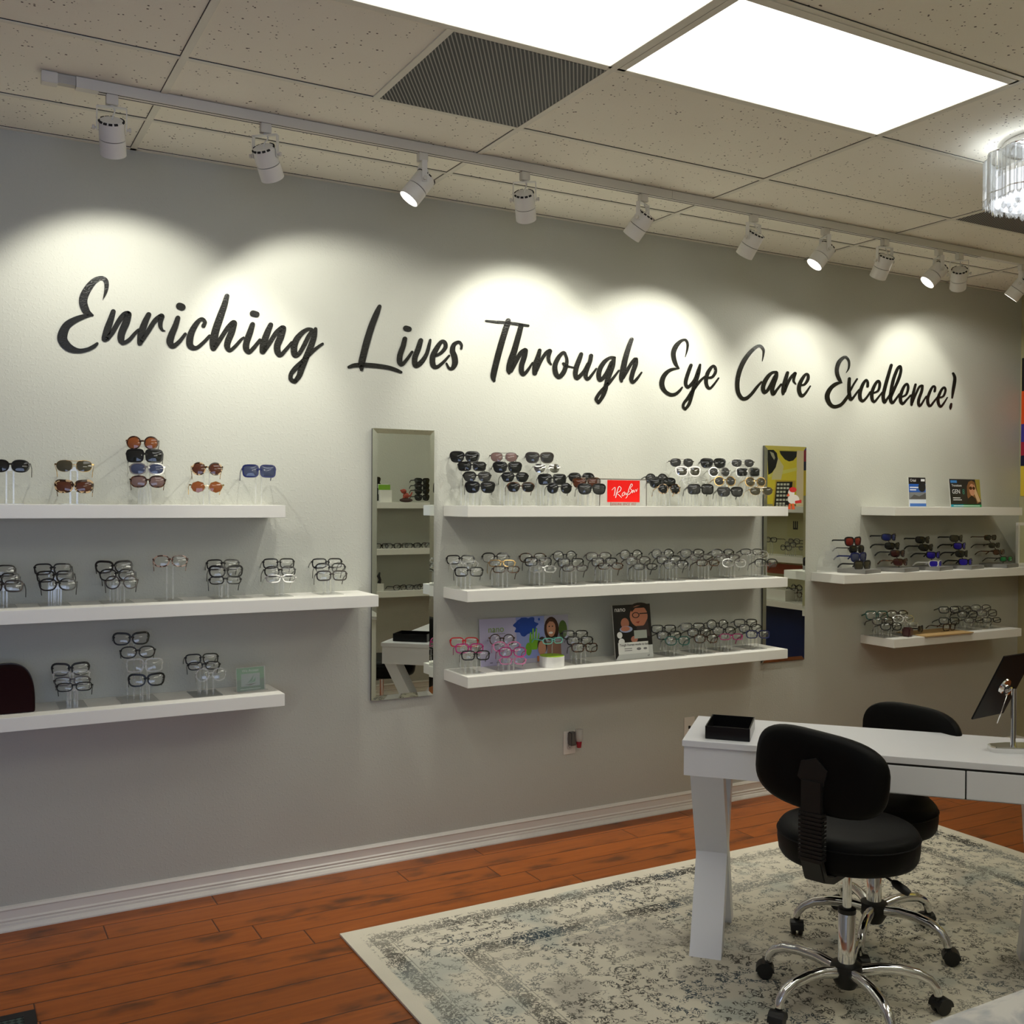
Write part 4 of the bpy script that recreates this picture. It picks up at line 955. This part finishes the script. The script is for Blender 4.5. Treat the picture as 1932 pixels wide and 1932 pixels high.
# burgundy case at far left
t = thing('glasses_case', 'large dark burgundy dome-shaped case at the left end of the lower shelf', 'case', (.205, -.115, .8585))
b = B(); N = 28
def dome(wd, ht, e=3.0): return [(wd*math.copysign(abs(math.cos(a))**(2/e), math.cos(a)), ht*max(0, math.sin(a))**(2/e)) for a in [PI*k/N for k in range(N+1)]]
rings = []
for y, s in ((-.062, .90), (-.054, .97), (-.03, 1), (.03, 1), (.054, .97), (.062, .90)):
    rings.append([Vector((x*s, y, z*s+.002)) for x, z in dome(.100, .172)])
b.loft(rings, smooth=True); b.obj('shell', M('burgundy_leather', (.014, .0015, .002), .8, spec=.15, bump=.1, bscale=150), t)
b = B(); b.tube([Vector((x*1.005, 0, z*1.005+.002)) for x, z in dome(.100, .172)], .0022, 6); b.obj('zip', FM['gun'], t)
# small white-framed mirror at the right end
t = thing('table_mirror', 'small white framed mirror cut by the right edge on the middle right shelf', 'mirror', (6.085, -.15, 1.2445))
b = B()
for lo, hi in (((0, 0, 0), (.21, .018, .02)), ((0, 0, .262), (.21, .018, .282)), ((0, 0, .02), (.018, .018, .262)), ((.192, 0, .02), (.21, .018, .262))): b.box(lo, hi)
b.obj('frame', WHITE, t, bevel=.001)
b = B(); b.box((.018, .006, .02), (.192, .010, .262)); b.obj('mirror_glass', MIRROR, t)
# sticker-like bird figure on the second mirror
t = thing('bird_cling', 'small white bird figure with red cap and legs at the right mirror', 'decoration', (4.20, -.0165, 1.6))
def mp(u, v): p = ony(u, v, -.0165); return (p.x-4.20, 0, p.z-1.6)
b = B()
R_, W_, O_ = M('cling_red', (.55, .03, .03), .4), M('cling_white', (.72, .68, .62), .4), M('cling_orange', (.70, .12, .04), .4)
def flat(P, mi, y):
    b.poly([Vector(mp(*q))+Vector((0, y, 0)) for q in P], mi)
ev = lambda cx, cy, rx, ry: [(cx+rx*math.cos(2*PI*k/16), cy+ry*math.sin(2*PI*k/16)) for k in range(16)]
flat(ev(1497, 942, 11, 9), 1, -.0002); flat(ev(1493, 930, 6, 8), 1, -.0003); flat(ev(1496, 924, 7, 5), 0, -.0004); flat([(1488, 930), (1484, 936), (1490, 936)], 2, -.0004)
flat([(1500, 945), (1512, 943), (1512, 949), (1500, 950)], 0, -.0005); flat([(1489, 950), (1492, 950), (1492, 961), (1486, 961)], 2, -.0003); flat([(1494, 950), (1498, 950), (1500, 961), (1494, 961)], 2, -.0003)
b.obj('figure', [R_, W_, O_], t)

# ---------------------------------------------------------------- outlets
def plate(x, z, label, kind):
    t = thing('wall_outlet' if kind else 'network_jack', label, 'wall outlet' if kind else 'wall jack', (x, 0, z))
    b = B(); b.box((-.036, -.006, -.058), (.036, -.0005, .058)); b.obj('cover_plate', TRIM, t, bevel=.0015)
    if kind:
        for dz in (-.02, .02):
            b = B(); b.lathe([(.016, 0), (.016, .0015)], c=(0, -.0075, dz), axis=(0, 1, 0), n=20); b.obj('socket', M('outlet_face', (.62, .60, .54), .4), t)
        b = B(); 
        for dx in (-.006, .006): b.box((dx-.001, -.0085, -.018), (dx+.001, -.0074, -.009))
        b.lathe([(.002, 0), (.002, .001)], c=(0, -.0085, -.025), axis=(0, 1, 0), n=8); b.obj('slot', DARK, t)
    else:
        b = B(); b.box((-.008, -.0085, -.004), (.006, -.006, .012)); b.obj('port', DARK, t)
plate(2.752, .437, 'white power outlet low on the wall with a plug-in freshener', 1)
plate(3.515, .432, 'white network jack plate on the wall just left of the desk', 0)
t = thing('air_freshener', 'clear plug-in air freshener with red oil in the wall outlet', 'air freshener', (2.757, -.008, .44))
b = B(); b.box((-.020, -.035, -.012), (.016, 0, .055)); b.obj('plug_body', M('smoked_plastic', (.10, .09, .08), .3), t, bevel=.005)
b = B(); b.lathe([(.001, 0), (.016, 0), (.020, .018), (.020, .060), (.001, .062)], c=(.024, -.040, .010), n=16); b.obj('diffuser_cap', clear_mat('frosted_cap', (.8, .8, .78), .1, .6, .2, .3), t)
b = B(); b.lathe([(.001, -.034), (.011, -.034), (.014, -.006), (.010, .004), (.001, .005)], c=(.024, -.040, .012), n=14); b.obj('oil_bottle', M('red_oil', (.30, .01, .02), .1), t)

# ---------------------------------------------------------------- rug and mat
b = B(); b.box((RUG_X0, RUG_Y0, .001), (RUG_X1, RUG_Y1, .009)); o = b.obj('area_rug', RUG); tag(o, 'large cream rug with faded blue and black oriental pattern under the desk', 'rug')
g = G('woven_mat'); ck = g.k('MULTIPLY', g.k('SINE', g.k('MULTIPLY', g.k('ADD', g.x, g.y), 160)), g.k('SINE', g.k('MULTIPLY', g.k('SUBTRACT', g.x, g.y), 160)))
g.col(g.mix(g.step(ck, -.1, .1), (.010, .016, .014), (.05, .075, .066))); g.p.inputs['Roughness'].default_value = .9
t = thing('door_mat', 'dark green and black floor mat at the bottom left corner', 'mat', (.262, -.735, 0))
b = B(); b.box((-.9, -.7, .001), (-.035, -.035, .007)); b.obj('field', g.m, t)
b = B(); b.box((-.9, -.035, .001), (0, 0, .009)); b.box((-.035, -.7, .001), (0, -.035, .009)); b.obj('border', M('black_rubber', (.008, .008, .008), .6), t)

# ---------------------------------------------------------------- desk
DZ = .783; RZ = .009
DA = math.radians(-47.0)
t = thing('writing_desk', 'white desk with crossed plank legs and drawers standing on the rug', 'desk', (2.33, -1.421, RZ), DA)
DL, DD, TT, AP = 1.31, .44, .022, .105
b = B(); b.box((0, 0, DZ-TT), (DL, DD, DZ)); b.obj('desktop', DESK, t, bevel=.001)
b = B(); b.box((.006, .006, DZ-TT-AP), (DL-.006, .024, DZ-TT-.001)); 
b.box((.006, DD-.024, DZ-TT-AP), (DL-.006, DD-.006, DZ-TT-.001)); b.box((.006, .024, DZ-TT-AP), (.024, DD-.024, DZ-TT-.001)); b.box((DL-.024, .024, DZ-TT-AP), (DL-.006, DD-.024, DZ-TT-.001))
b.box((.024, .024, DZ-TT-AP), (DL-.024, DD-.024, DZ-TT-AP+.01)); b.obj('apron', DESK, t)
for x0, x1 in ((.40, .938), (.943, DL-.01)):
    b = B(); b.box((x0, -.002, DZ-TT-AP+.004), (x1, .006, DZ-TT-.008)); o = b.obj('drawer_front', DESK, t, bevel=.001)
b = B(); b.box((.398, .0045, DZ-TT-AP+.002), (DL-.008, .0058, DZ-TT-.001)); b.obj('drawer_gap', DARK, t)
LH = DZ-TT-AP
for lx in (.028, DL-.028-.118):
    x0, x1 = lx, lx+.118; hw = .036; xm = lx+.059
    for s, (xa, xb) in ((1, (lx, lx+.118)), (-1, (lx+.002, lx+.116))):
        ys_t, ys_b = (.012+hw, DD-.012-hw) if s > 0 else (DD-.012-hw, .012+hw)
        b = B(); b.loft([[(xa, ys_b-hw, 0), (xb, ys_b-hw, 0), (xb, ys_b+hw, 0), (xa, ys_b+hw, 0)], [(xa, ys_t-hw, LH), (xb, ys_t-hw, LH), (xb, ys_t+hw, LH), (xa, ys_t+hw, LH)]], smooth=False); b.obj('leg', DESK, t)
# black open tray
t = thing('tray', 'black rectangular box tray on the left end of the white desk', 'tray', (2.45, -1.436, RZ+DZ), DA)
b = B(); W, D_, HH, e = .150, .215, .046, .004; TR = M('black_lacquer', (.004, .004, .004), .3, spec=.3)
W, D_ = .158, .215
t.location = (2.418, -1.443, RZ+DZ+.0005)
b.box((0, 0, 0), (W, D_, e)); b.box((0, 0, e), (W, e, HH)); b.box((0, D_-e, e), (W, D_, HH)); b.box((0, e, e), (e, D_-e, HH)); b.box((W-e, e, e), (W, D_-e, HH)); b.obj('tray_box', TR, t)
b = B(); b.box((W+.0003, .004, .003), (W+.0012, D_-.004, HH-.003)); b.obj('lit_side', M('lit_tray_side', (.35, .35, .35), .3), t)  # light on the tray's right side, painted as a paler sheet
# tilting mirror on chrome stand
q = onz(1911, 1420, RZ+DZ)
t = thing('desk_mirror', 'tilting black-backed desk mirror on a chrome stand, right end of desk', 'mirror', (q.x, q.y, RZ+DZ+.0005), 0)
RH, FH = Vector((_cy, -_sy, 0)), Vector((_sy, _cy, 0)); UZ = Vector((0, 0, 1))
prof = [(-.11, .0), (-.10, .042), (-.03, .062), (.06, .062), (.11, .04), (.12, 0), (.10, -.035), (.0, -.030), (-.10, -.02)]
pts = [RH*(x+.035)+FH*(y+.01) for x, y in prof]
b = B(); b.loft([[p for p in pts], [p*.99+UZ*.016 for p in pts], [p*.92+UZ*.020 for p in pts]], smooth=False); b.obj('base', CHROME, t)
b = B(); b.tube([UZ*.008, UZ*.03, UZ*.222], [.013, .0085, .0075], 12); b.obj('post', CHROME, t)
hc = UZ*.225 + RH*-.012 + FH*.012
gam, phi = math.radians(35), math.radians(26)
Wv = RH*math.cos(gam)+FH*math.sin(gam); Nn = RH*math.sin(gam)-FH*math.cos(gam); Uv = UZ*math.cos(phi)+Nn*math.sin(phi); Nv = Wv.cross(Uv).normalized()
if Nv.dot(Nn) < 0: Nv = -Nv       # back face normal, towards the viewer
pc = hc - Nv*.030 + Wv*.012 - UZ*.012
hw, hh = .100, .130
b = B(); c4 = [pc-Wv*hw-Uv*hh, pc+Wv*hw-Uv*hh, pc+Wv*hw+Uv*hh, pc-Wv*hw+Uv*hh]
b.loft([c4, [p+Nv*.005 for p in c4]], smooth=False); b.obj('panel_back', M('black_panel', (.003, .003, .003), .5, spec=.2), t)
b = B(); b.poly([p-Nv*.0006+(pc-p)*.03 for p in c4]); b.obj('mirror_glass', MIRROR, t)
b = B(); b.lathe([(.001, .006), (.030, .006), (.028, .011), (.010, .014), (.009, .034), (.001, .035)], c=pc, axis=Nv, n=24)
b.lathe([(.012, -.004), (.018, 0), (.018, .010), (.001, .012)], c=hc+Nv*.004-RH*.01-UZ*.008, axis=Nv, n=20); b.obj('pivot', CHROME, t)
b = B(); b.tube([hc+Nv*.012-RH*.012-UZ*.012, hc+Nv*.012-RH*.048-UZ*.120], [.0022, .0022], 8); b.obj('lever', CHROME, t)
t2 = B(); t2.box((-.03, -.04, 0), (.03, .04, .004)); o = t2.obj('sticky_notes', M('yellow_paper', (.75, .68, .12), .7)); o.location = q+Vector((.080, -.065, .016)) ; o.location.z = RZ+DZ+.0208; o.rotation_euler = (0, 0, -.5)
tag(o, 'yellow note pad resting on the chrome mirror base', 'note pad')

# ---------------------------------------------------------------- stools with backs
def chair(cx, cy, seat_top, back_ang, pad_z, roll, base_ang, rad, label, lever_ang):
    t = thing('office_stool', label, 'stool chair', (cx, cy, RZ), 0, 'black round stools with backrests')
    st = seat_top; sb = st-.115
    b = B(); R = .222
    b.lathe([(.001, sb), (R-.03, sb), (R-.012, sb+.008), (R-.004, sb+.022), (R, sb+.05), (R, st-.04), (R-.004, st-.020), (R-.014, st-.008), (R-.035, st-.001), (R*.5, st+.003), (.001, st+.004)], n=48); b.obj('seat', VINYL, t)
    b = B(); b.lathe([(R+.0012, st-.035), (R+.003, st-.033), (R+.0012, st-.031)], n=48); b.obj('piping', VINYL, t)
    bd = Vector((math.cos(back_ang), math.sin(back_ang), 0)); bw = Vector((-bd.y, bd.x, 0)) # width vector
    # back bar
    b = B(); zb = sb-.022; wb = .034
    path = [bd*.02+UZ*zb, bd*.17+UZ*zb, bd*.235+UZ*(zb+.02), bd*.262+UZ*(zb+.08), bd*.262+UZ*(pad_z-.02)]
    path = [path[0]] + [Vector(p) for p in path[1:]]
    rings = []
    for i, p in enumerate(path):
        tn = (path[min(i+1, 4)]-path[max(i-1, 0)]).normalized(); nn = bw.cross(tn).normalized(); th = .013
        rings.append([p+bw*wb+nn*th, p-bw*wb+nn*th, p-bw*wb-nn*th, p+bw*wb-nn*th])
    b.loft(rings, smooth=False); b.obj('back_bar', BLACK, t, bevel=.003)
    b = B()
    for k in range(12):
        z = zb+.085+k*(pad_z-.16-zb-.085+.05)/12; c = bd*.262+UZ*z
        b.loft([[c+bw*s1*(wb+.004)+bd*s2*.017-UZ*.004 for s1, s2 in ((1, 1), (-1, 1), (-1, -1), (1, -1))], [c+bw*s1*(wb+.004)+bd*s2*.017+UZ*.004 for s1, s2 in ((1, 1), (-1, 1), (-1, -1), (1, -1))]], smooth=False)
    b.obj('bellows', BLACK, t)
    # pad, rolled about its normal
    a = roll; Wp = bw*math.cos(a)+UZ*math.sin(a); Up = -bw*math.sin(a)+UZ*math.cos(a)
    pcn = bd*.232 + UZ*pad_z; b = B(); NU, NVv = 26, 12; w2, h2, thk = .216, .125, .024
    def P(u, v, side):
        ex = 2.9; rr = (abs(u)**ex+abs(v)**ex)**(1/ex)
        cb = -.20*(u*w2)**2*3.2
        return pcn + Wp*(u*w2) + Up*(v*h2) + bd*(cb) , rr
    rings = []
    for (scale, dep) in ((.02, .030), (.6, .030), (.88, .027), (.97, .018), (1.0, .004), (1.0, -.006), (.97, -.018), (.88, -.025), (.6, -.027), (.02, -.027)):
        ring = []
        for k in range(44):
            an = 2*PI*k/44; c, s = math.cos(an), math.sin(an); ex = 3.1
            u = math.copysign(abs(c)**(2/ex), c)*scale; v = math.copysign(abs(s)**(2/ex), s)*scale
            ring.append(pcn + Wp*(u*w2) + Up*(v*h2) + bd*(dep - .9*(u*w2)**2 + .02*u*u))
        rings.append(ring)
    b.loft(rings, smooth=True); b.obj('backrest', VINYL, t)
    b = B(); c = bd*.262+UZ*(pad_z); b.lathe([(.001, 0), (.05, 0), (.05, .006), (.001, .007)], c=bd*.2625+UZ*pad_z, axis=bd, n=6); b.obj('back_plate', BLACK, t)
    # column
    b = B(); b.lathe([(.001, .12), (.0275, .12), (.0275, .315), (.025, .318), (.001, .318)], n=28); b.obj('outer_column', CHROME, t)
    b = B(); b.lathe([(.001, .32), (.0145, .32), (.0145, sb-.02), (.02, sb-.018), (.02, sb), (.001, sb)], n=20); b.obj('gas_piston', CHROME, t)
    b = B(); b.lathe([(.001, .310), (.0285, .310), (.0285, .324), (.016, .328), (.001, .328)], n=24); b.obj('column_collar', BLACK, t)
    b = B(); b.lathe([(.001, .068), (.030, .068), (.036, .078), (.048, .10), (.052, .123), (.048, .143), (.030, .150), (.001, .150)], n=28); b.obj('hub', BLACK, t)
    d = Vector((math.cos(lever_ang), math.sin(lever_ang), 0)); sd = Vector((-d.y, d.x, 0))
    b = B(); b.tube([d*.03+UZ*(sb-.012), d*.09+UZ*(sb-.02), d*.15+UZ*(sb-.045)], .004, 8); b.tube([d*.145+UZ*(sb-.043), d*.155+UZ*(sb-.048), d*.185+UZ*(sb-.062), d*.20+UZ*(sb-.069)], [.006, .013, .014, .010], 10); b.obj('height_lever', BLACK, t)
    for k in range(5):
        a = base_ang + k*2*PI/5; d = Vector((math.cos(a), math.sin(a), 0)); s = Vector((-d.y, d.x, 0))
        prof = [(.040, .122), (.10, .134), (.16, .135), (.215, .126), (.25, .108), (.270, .084), (.275, .062)]
        prof = [(r_*rad/.275, z_) for r_, z_ in prof]
        b = B(); b.tube([d*r_+UZ*z_ for r_, z_ in prof], [.019, .0185, .018, .017, .016, .015, .014], 12); b.obj('leg', CHROME, t)
        r_ = rad; sw = s if k % 2 else (s*.5+d*.85).normalized(); sx = Vector((-sw.y, sw.x, 0)); c = d*r_ + sw*.012
        b = B()
        for q_ in (-.013, .013): b.lathe([(.001, -.0085), (.023, -.0085), (.0265, -.005), (.0265, .005), (.023, .0085), (.001, .0085)], c=c+sx*q_+UZ*.0270, axis=sx, n=20)
        o = b.obj('caster', BLACK, t)
        b2 = B(); b2.lathe([(.001, .058), (.012, .058), (.013, .044), (.001, .040)], c=d*r_, n=12)
        rg = []
        for q_ in (-.024, .024):
            rg.append([c+sx*q_+sw*(.031*math.cos(x_))+UZ*(.027+.030*math.sin(x_)) for x_ in [PI*j/10 for j in range(11)]])
        b2.loft(rg, smooth=False); b2.obj('hood', BLACK, o)
    return t
chair(2.572, -1.972, .606, math.radians(199.3), .815, math.radians(-5), math.radians(178), .285, 'black stool with its backrest towards the viewer in front of the desk', math.radians(-70))
chair(3.06, -1.655, .540, math.radians(4), .735, math.radians(0), math.radians(-76), .280, 'black stool behind the white desk, its backrest nearest the wall', math.radians(170))

# ---------------------------------------------------------------- marble counter at bottom right
t = thing('marble_counter', 'white marble counter corner at the bottom right edge', 'counter', (1.30, -3.153, 0))
b = B(); b.box((-.02, -.56, .735), (1.0, 0, .76)); b.obj('counter_top', marble_mat(), t, bevel=.002)
b = B(); b.box((.02, -.53, 0), (.96, -.04, .735)); b.obj('cabinet', WHITE, t)

# ---------------------------------------------------------------- end wall (seen through the right mirror)
def yz(u, v, x=XR): return seen2(u, v, x)
def wall_board(name, label, cat, y0, y1, z0, z1, thick, shapes, x=XR):
    """board on the end wall, local u runs towards -y"""
    t = thing(name, label, cat, (x-.0005, y0, z0), -PI/2); w_ = abs(y1-y0); h_ = z1-z0
    b = B(); b.box((0, -thick, 0), (w_, 0, h_)); b.obj('board', shapes[0][0] if not isinstance(shapes[0][0], tuple) else M('print_%02x%02x%02x' % shapes[0][0], srgb(*shapes[0][0]), .4), t)
    mats, b = [], B()
    for i, (c, P) in enumerate(shapes[1:]):
        mt = c if not isinstance(c, tuple) else M('print_%02x%02x%02x' % c, srgb(*c), .35)
        if mt not in mats: mats.append(mt)
        b.poly([(u, -thick-.0004-.0002*i, v) for u, v in P], mats.index(mt))
    me = bpy.data.meshes.new('print'); b.bm.to_mesh(me); b.bm.free(); [me.materials.append(x_) for x_ in mats]; link('print', me, t); return t
def q2(u, v, y0, z0): p = yz(u, v); return (y0-p.y, p.z-z0)
Y0, Z0 = -1.55, 1.63
pq = lambda *uv: [q2(u, v, Y0, Z0) for u, v in uv]
bars = []
for r_, v in enumerate((912, 919, 926, 933, 941, 948, 953)):
    for k in range(4 - (r_ in (2, 5))):
        u0 = 1463+k*6.1 - r_*.3; bars.append(((225, 225, 215), pq((u0, v), (u0+4.6, v), (u0+4.4, v+4), (u0-.2, v+4))))
wall_board('eyewear_poster', 'yellow poster with black sunglasses lenses mirrored in the right mirror', 'poster', Y0, -2.85, Z0, 2.70, .006,
 [((244, 224, 66), []), ((245, 225, 190), pq((1500, 830), (1520, 830), (1520, 962), (1498, 962))), ((240, 232, 120), pq((1447, 893), (1500, 882), (1500, 888), (1447, 901))), ((235, 224, 170), pq((1462, 860), (1475, 880), (1470, 905), (1452, 905))),
  (INK, pq((1444, 849), (1456, 849), (1462, 855), (1464, 866), (1460, 882), (1453, 892), (1446, 896))), (INK, pq((1467, 851), (1500, 852), (1499, 862), (1493, 869), (1485, 871), (1477, 867), (1469, 857))), ((190, 185, 160), pq((1449, 852), (1456, 855), (1459, 864), (1457, 868), (1452, 860))),
  (INK, pq((1462, 838), (1493, 840), (1493, 850), (1463, 849))), ((225, 225, 215), pq((1469, 841), (1490, 842), (1490, 845), (1469, 844))), ((225, 225, 215), pq((1466, 846), (1490, 847), (1489, 850), (1465, 849))),
  ((215, 180, 70), pq((1460, 906), (1497, 907), (1494, 956), (1454, 956))), (INK, pq((1462, 909), (1492, 909), (1487, 955), (1457, 955)))] + bars)
wall_board('colour_banner', 'strip of black orange purple and yellow poster at the right edge', 'poster', -.012, -1.3, 1.70, 2.62, .006,
 [((230, 200, 60), []), (INK, rc(0, .70, 1.28, .92)), ((225, 80, 20), rc(0, .48, 1.28, .70)), ((60, 50, 150), rc(0, .36, 1.28, .48)), ((170, 30, 60), rc(0, .27, 1.28, .36)), ((24, 26, 60), rc(0, .20, 1.28, .27))])
pE = yz(1497, 991)
wall_board('eye_chart_sign', 'white eye chart panel with black letter E on the end wall', 'sign', pE.y+.10, pE.y-.10, pE.z-.10, pE.z+.10, .004,
 [((178, 172, 124), []), (INK, rc(.075, .065, .13, .078)), (INK, rc(.075, .065, .088, .135)), (INK, rc(.096, .065, .109, .135)), (INK, rc(.117, .065, .13, .135))])  # panel shares the wall's painted-in yellow cast
b = B(); b.box((XR-.004, -3.3, .012), (XR-.0005, -1.2, .745)); o = b.obj('wainscot_panel', NAVYW); tag(o, 'navy blue lower panel of the end wall', 'wall panel')
b = B(); b.box((XR-.003, -3.3, 1.03), (XR-.0005, -1.2, 1.115)); o = b.obj('wall_stripe', M('orange_red_paint', (.42, .10, .05), .6)); tag(o, 'orange red painted stripe on the end wall', 'wall stripe')
for i, (z, ya, yb, lab) in enumerate(((1.612, -3.2, -1.35, 'white end wall shelf under the yellow poster'), (1.20, -2.55, -1.2, 'white end wall shelf under the letter E'), (.825, -3.1, -1.0, 'lowest white shelf on the end wall above the navy panel'))):
    b = B(); b.box((-SD, 0, -ST), (0, yb-ya, 0)); o = b.obj('wall_shelf', WHITE, bevel=.0012); o.location = (XR, ya, z); tag(o, lab, 'shelf')
b = B(); b.box((-.20, 0, 0), (0, .5, .09)); o = b.obj('storage_box', WHITE, bevel=.002); o.location = (XR-.01, -2.28-.2, .99-.164); tag(o, 'white box on the lowest end wall shelf', 'box')
for i, (u, v, z, k) in enumerate(((1449, 1018, 1.20, 'rectangular black'), (1492, 1021, 1.20, 'oval gun'), (1485, 1027, 1.20, 'oval gun'), (1477, 1033, 1.20, 'oval black'), (1511, 1034, 1.20, 'slim gun'), (1497, 1108, .825, 'round black'), (1488, 1113, .825, 'oval black'), (1478, 1119, .825, 'oval brown'), (1508, 1122, .825, 'oval brown'))):
    p = seen2(u, v, XR-.11-.02*(i % 3)); glasses(p, K(k), '%s eyeglasses mirrored on the %s end wall shelf, %s of its row' % (kname(K(k)), 'letter E' if z > 1 else 'lowest', ORD[i if i < 5 else i-5]), 'eyeglasses on the end wall shelves', -PI/2)
    t = thing('acrylic_stand', 'clear riser on the %s end wall shelf carrying the %s pair' % ('letter E' if z > 1 else 'lowest', ORD[i if i < 5 else i-5]), 'display stand', (p.x+.012, p.y, z), 0, 'risers on the end wall shelves')
    b = B(); b.box((-.003, -.015, 0), (.003, -.010, p.z-z-.008)); b.box((-.003, .010, 0), (.003, .015, p.z-z-.008)); b.obj('post', ACRYL, t)

# ---------------------------------------------------------------- partition displays (seen through the left mirror)
for z, lab in ((1.625, 'white shelf on the partition, topmost in the left mirror'), (1.244, 'white shelf on the partition, middle one in the left mirror'), (.895, 'white shelf on the partition, lowest in the left mirror')):
    shelf(2.75, 4.65, z, lab, PY, 1)
GP = 'glasses displayed on the partition shelves'
for u, vs in ((704, (906, 916, 927, 939)), (797, (908, 918, 927, 939))):
    for i, v in enumerate(vs):
        p = seen1(u, v, PY+.12+.012*i)
        glasses(p, K('wayfarer black dark'), 'black sunglasses on %s tier, %s stack in the left mirror' % (tiers(4)[i], 'left' if u < 750 else 'right'), GP, PI)
for i in range(7):
    x = 3.25+.09*i; glasses((x, PY+.15+.03*(i % 2), 1.244+.019+.0), K(('rectangular black', 'oval black', 'rectangular gun')[i % 3]), '%s eyeglasses lying on the middle partition shelf, %s in the left mirror' % (kname(K(('rectangular black', 'oval black', 'rectangular gun')[i % 3])), ORD[i]), GP, PI+(.2 if i % 2 else -.1))
for i in range(5):
    x = 3.42+.11*i; glasses((x, PY+.15+.03*(i % 2), .895+.019), K(('oval black', 'rectangular black')[i % 2]), '%s eyeglasses lying on the lowest partition shelf, %s in the left mirror' % (kname(K(('oval black', 'rectangular black')[i % 2])), ORD[i]), GP, PI+(.15 if i % 2 else -.2))
p = seen1(726, 957, PY+.14)
t = thing('leaflet_box', 'white box with green label seen in the left mirror', 'box', (p.x, p.y, 1.6255))
b = B(); b.box((-.06, -.04, 0), (.045, .04, .10)); b.box((-.06, -.04, .10), (.03, .0, .15)); b.obj('carton', M('white_card_stock', (.75, .74, .70), .5), t)
b = B(); b.box((-.06, .0402, .102), (.03, .0412, .145)); b.box((-.058, .0005, .102), (.028, .0015, .145)); b.obj('green_label', M('green_label', (.20, .42, .03), .5), t)
p = seen1(766, 957, PY+.14)
t = thing('figurine', 'small red creature figurine on a dark base seen in the left mirror', 'figurine', (p.x, p.y, 1.6255))
b = B(); b.ell((0, 0, .018), (.06, .035, .018)); b.obj('base', M('dark_stone', (.04, .015, .012), .7), t)
b = B(); b.ell((.0, 0, .055), (.028, .022, .026)); b.ell((-.022, 0, .092), (.024, .02, .02)); b.ell((-.042, 0, .098), (.012, .01, .009)); b.tube([(.01, 0, .05), (.04, 0, .055), (.055, 0, .085)], [.012, .009, .005], 8); b.tube([(-.012, 0, .045), (-.03, 0, .03)], [.01, .006], 8); b.obj('creature', M('red_clay', (.32, .05, .03), .6, var=.2, vscale=40), t)
p = seen1(715, 1118, PY+.14)
t = thing('figurine', 'small black figurine on a white block seen in the left mirror', 'figurine', (p.x, p.y, .8955))
b = B(); b.box((-.03, -.03, 0), (.03, .03, .06)); b.obj('block', WHITE, t)
b = B(); b.tube([(0, 0, .06), (.008, 0, .09), (-.006, 0, .12), (.006, 0, .15)], [.016, .012, .015, .006], 8); b.obj('figure', BLACK, t)
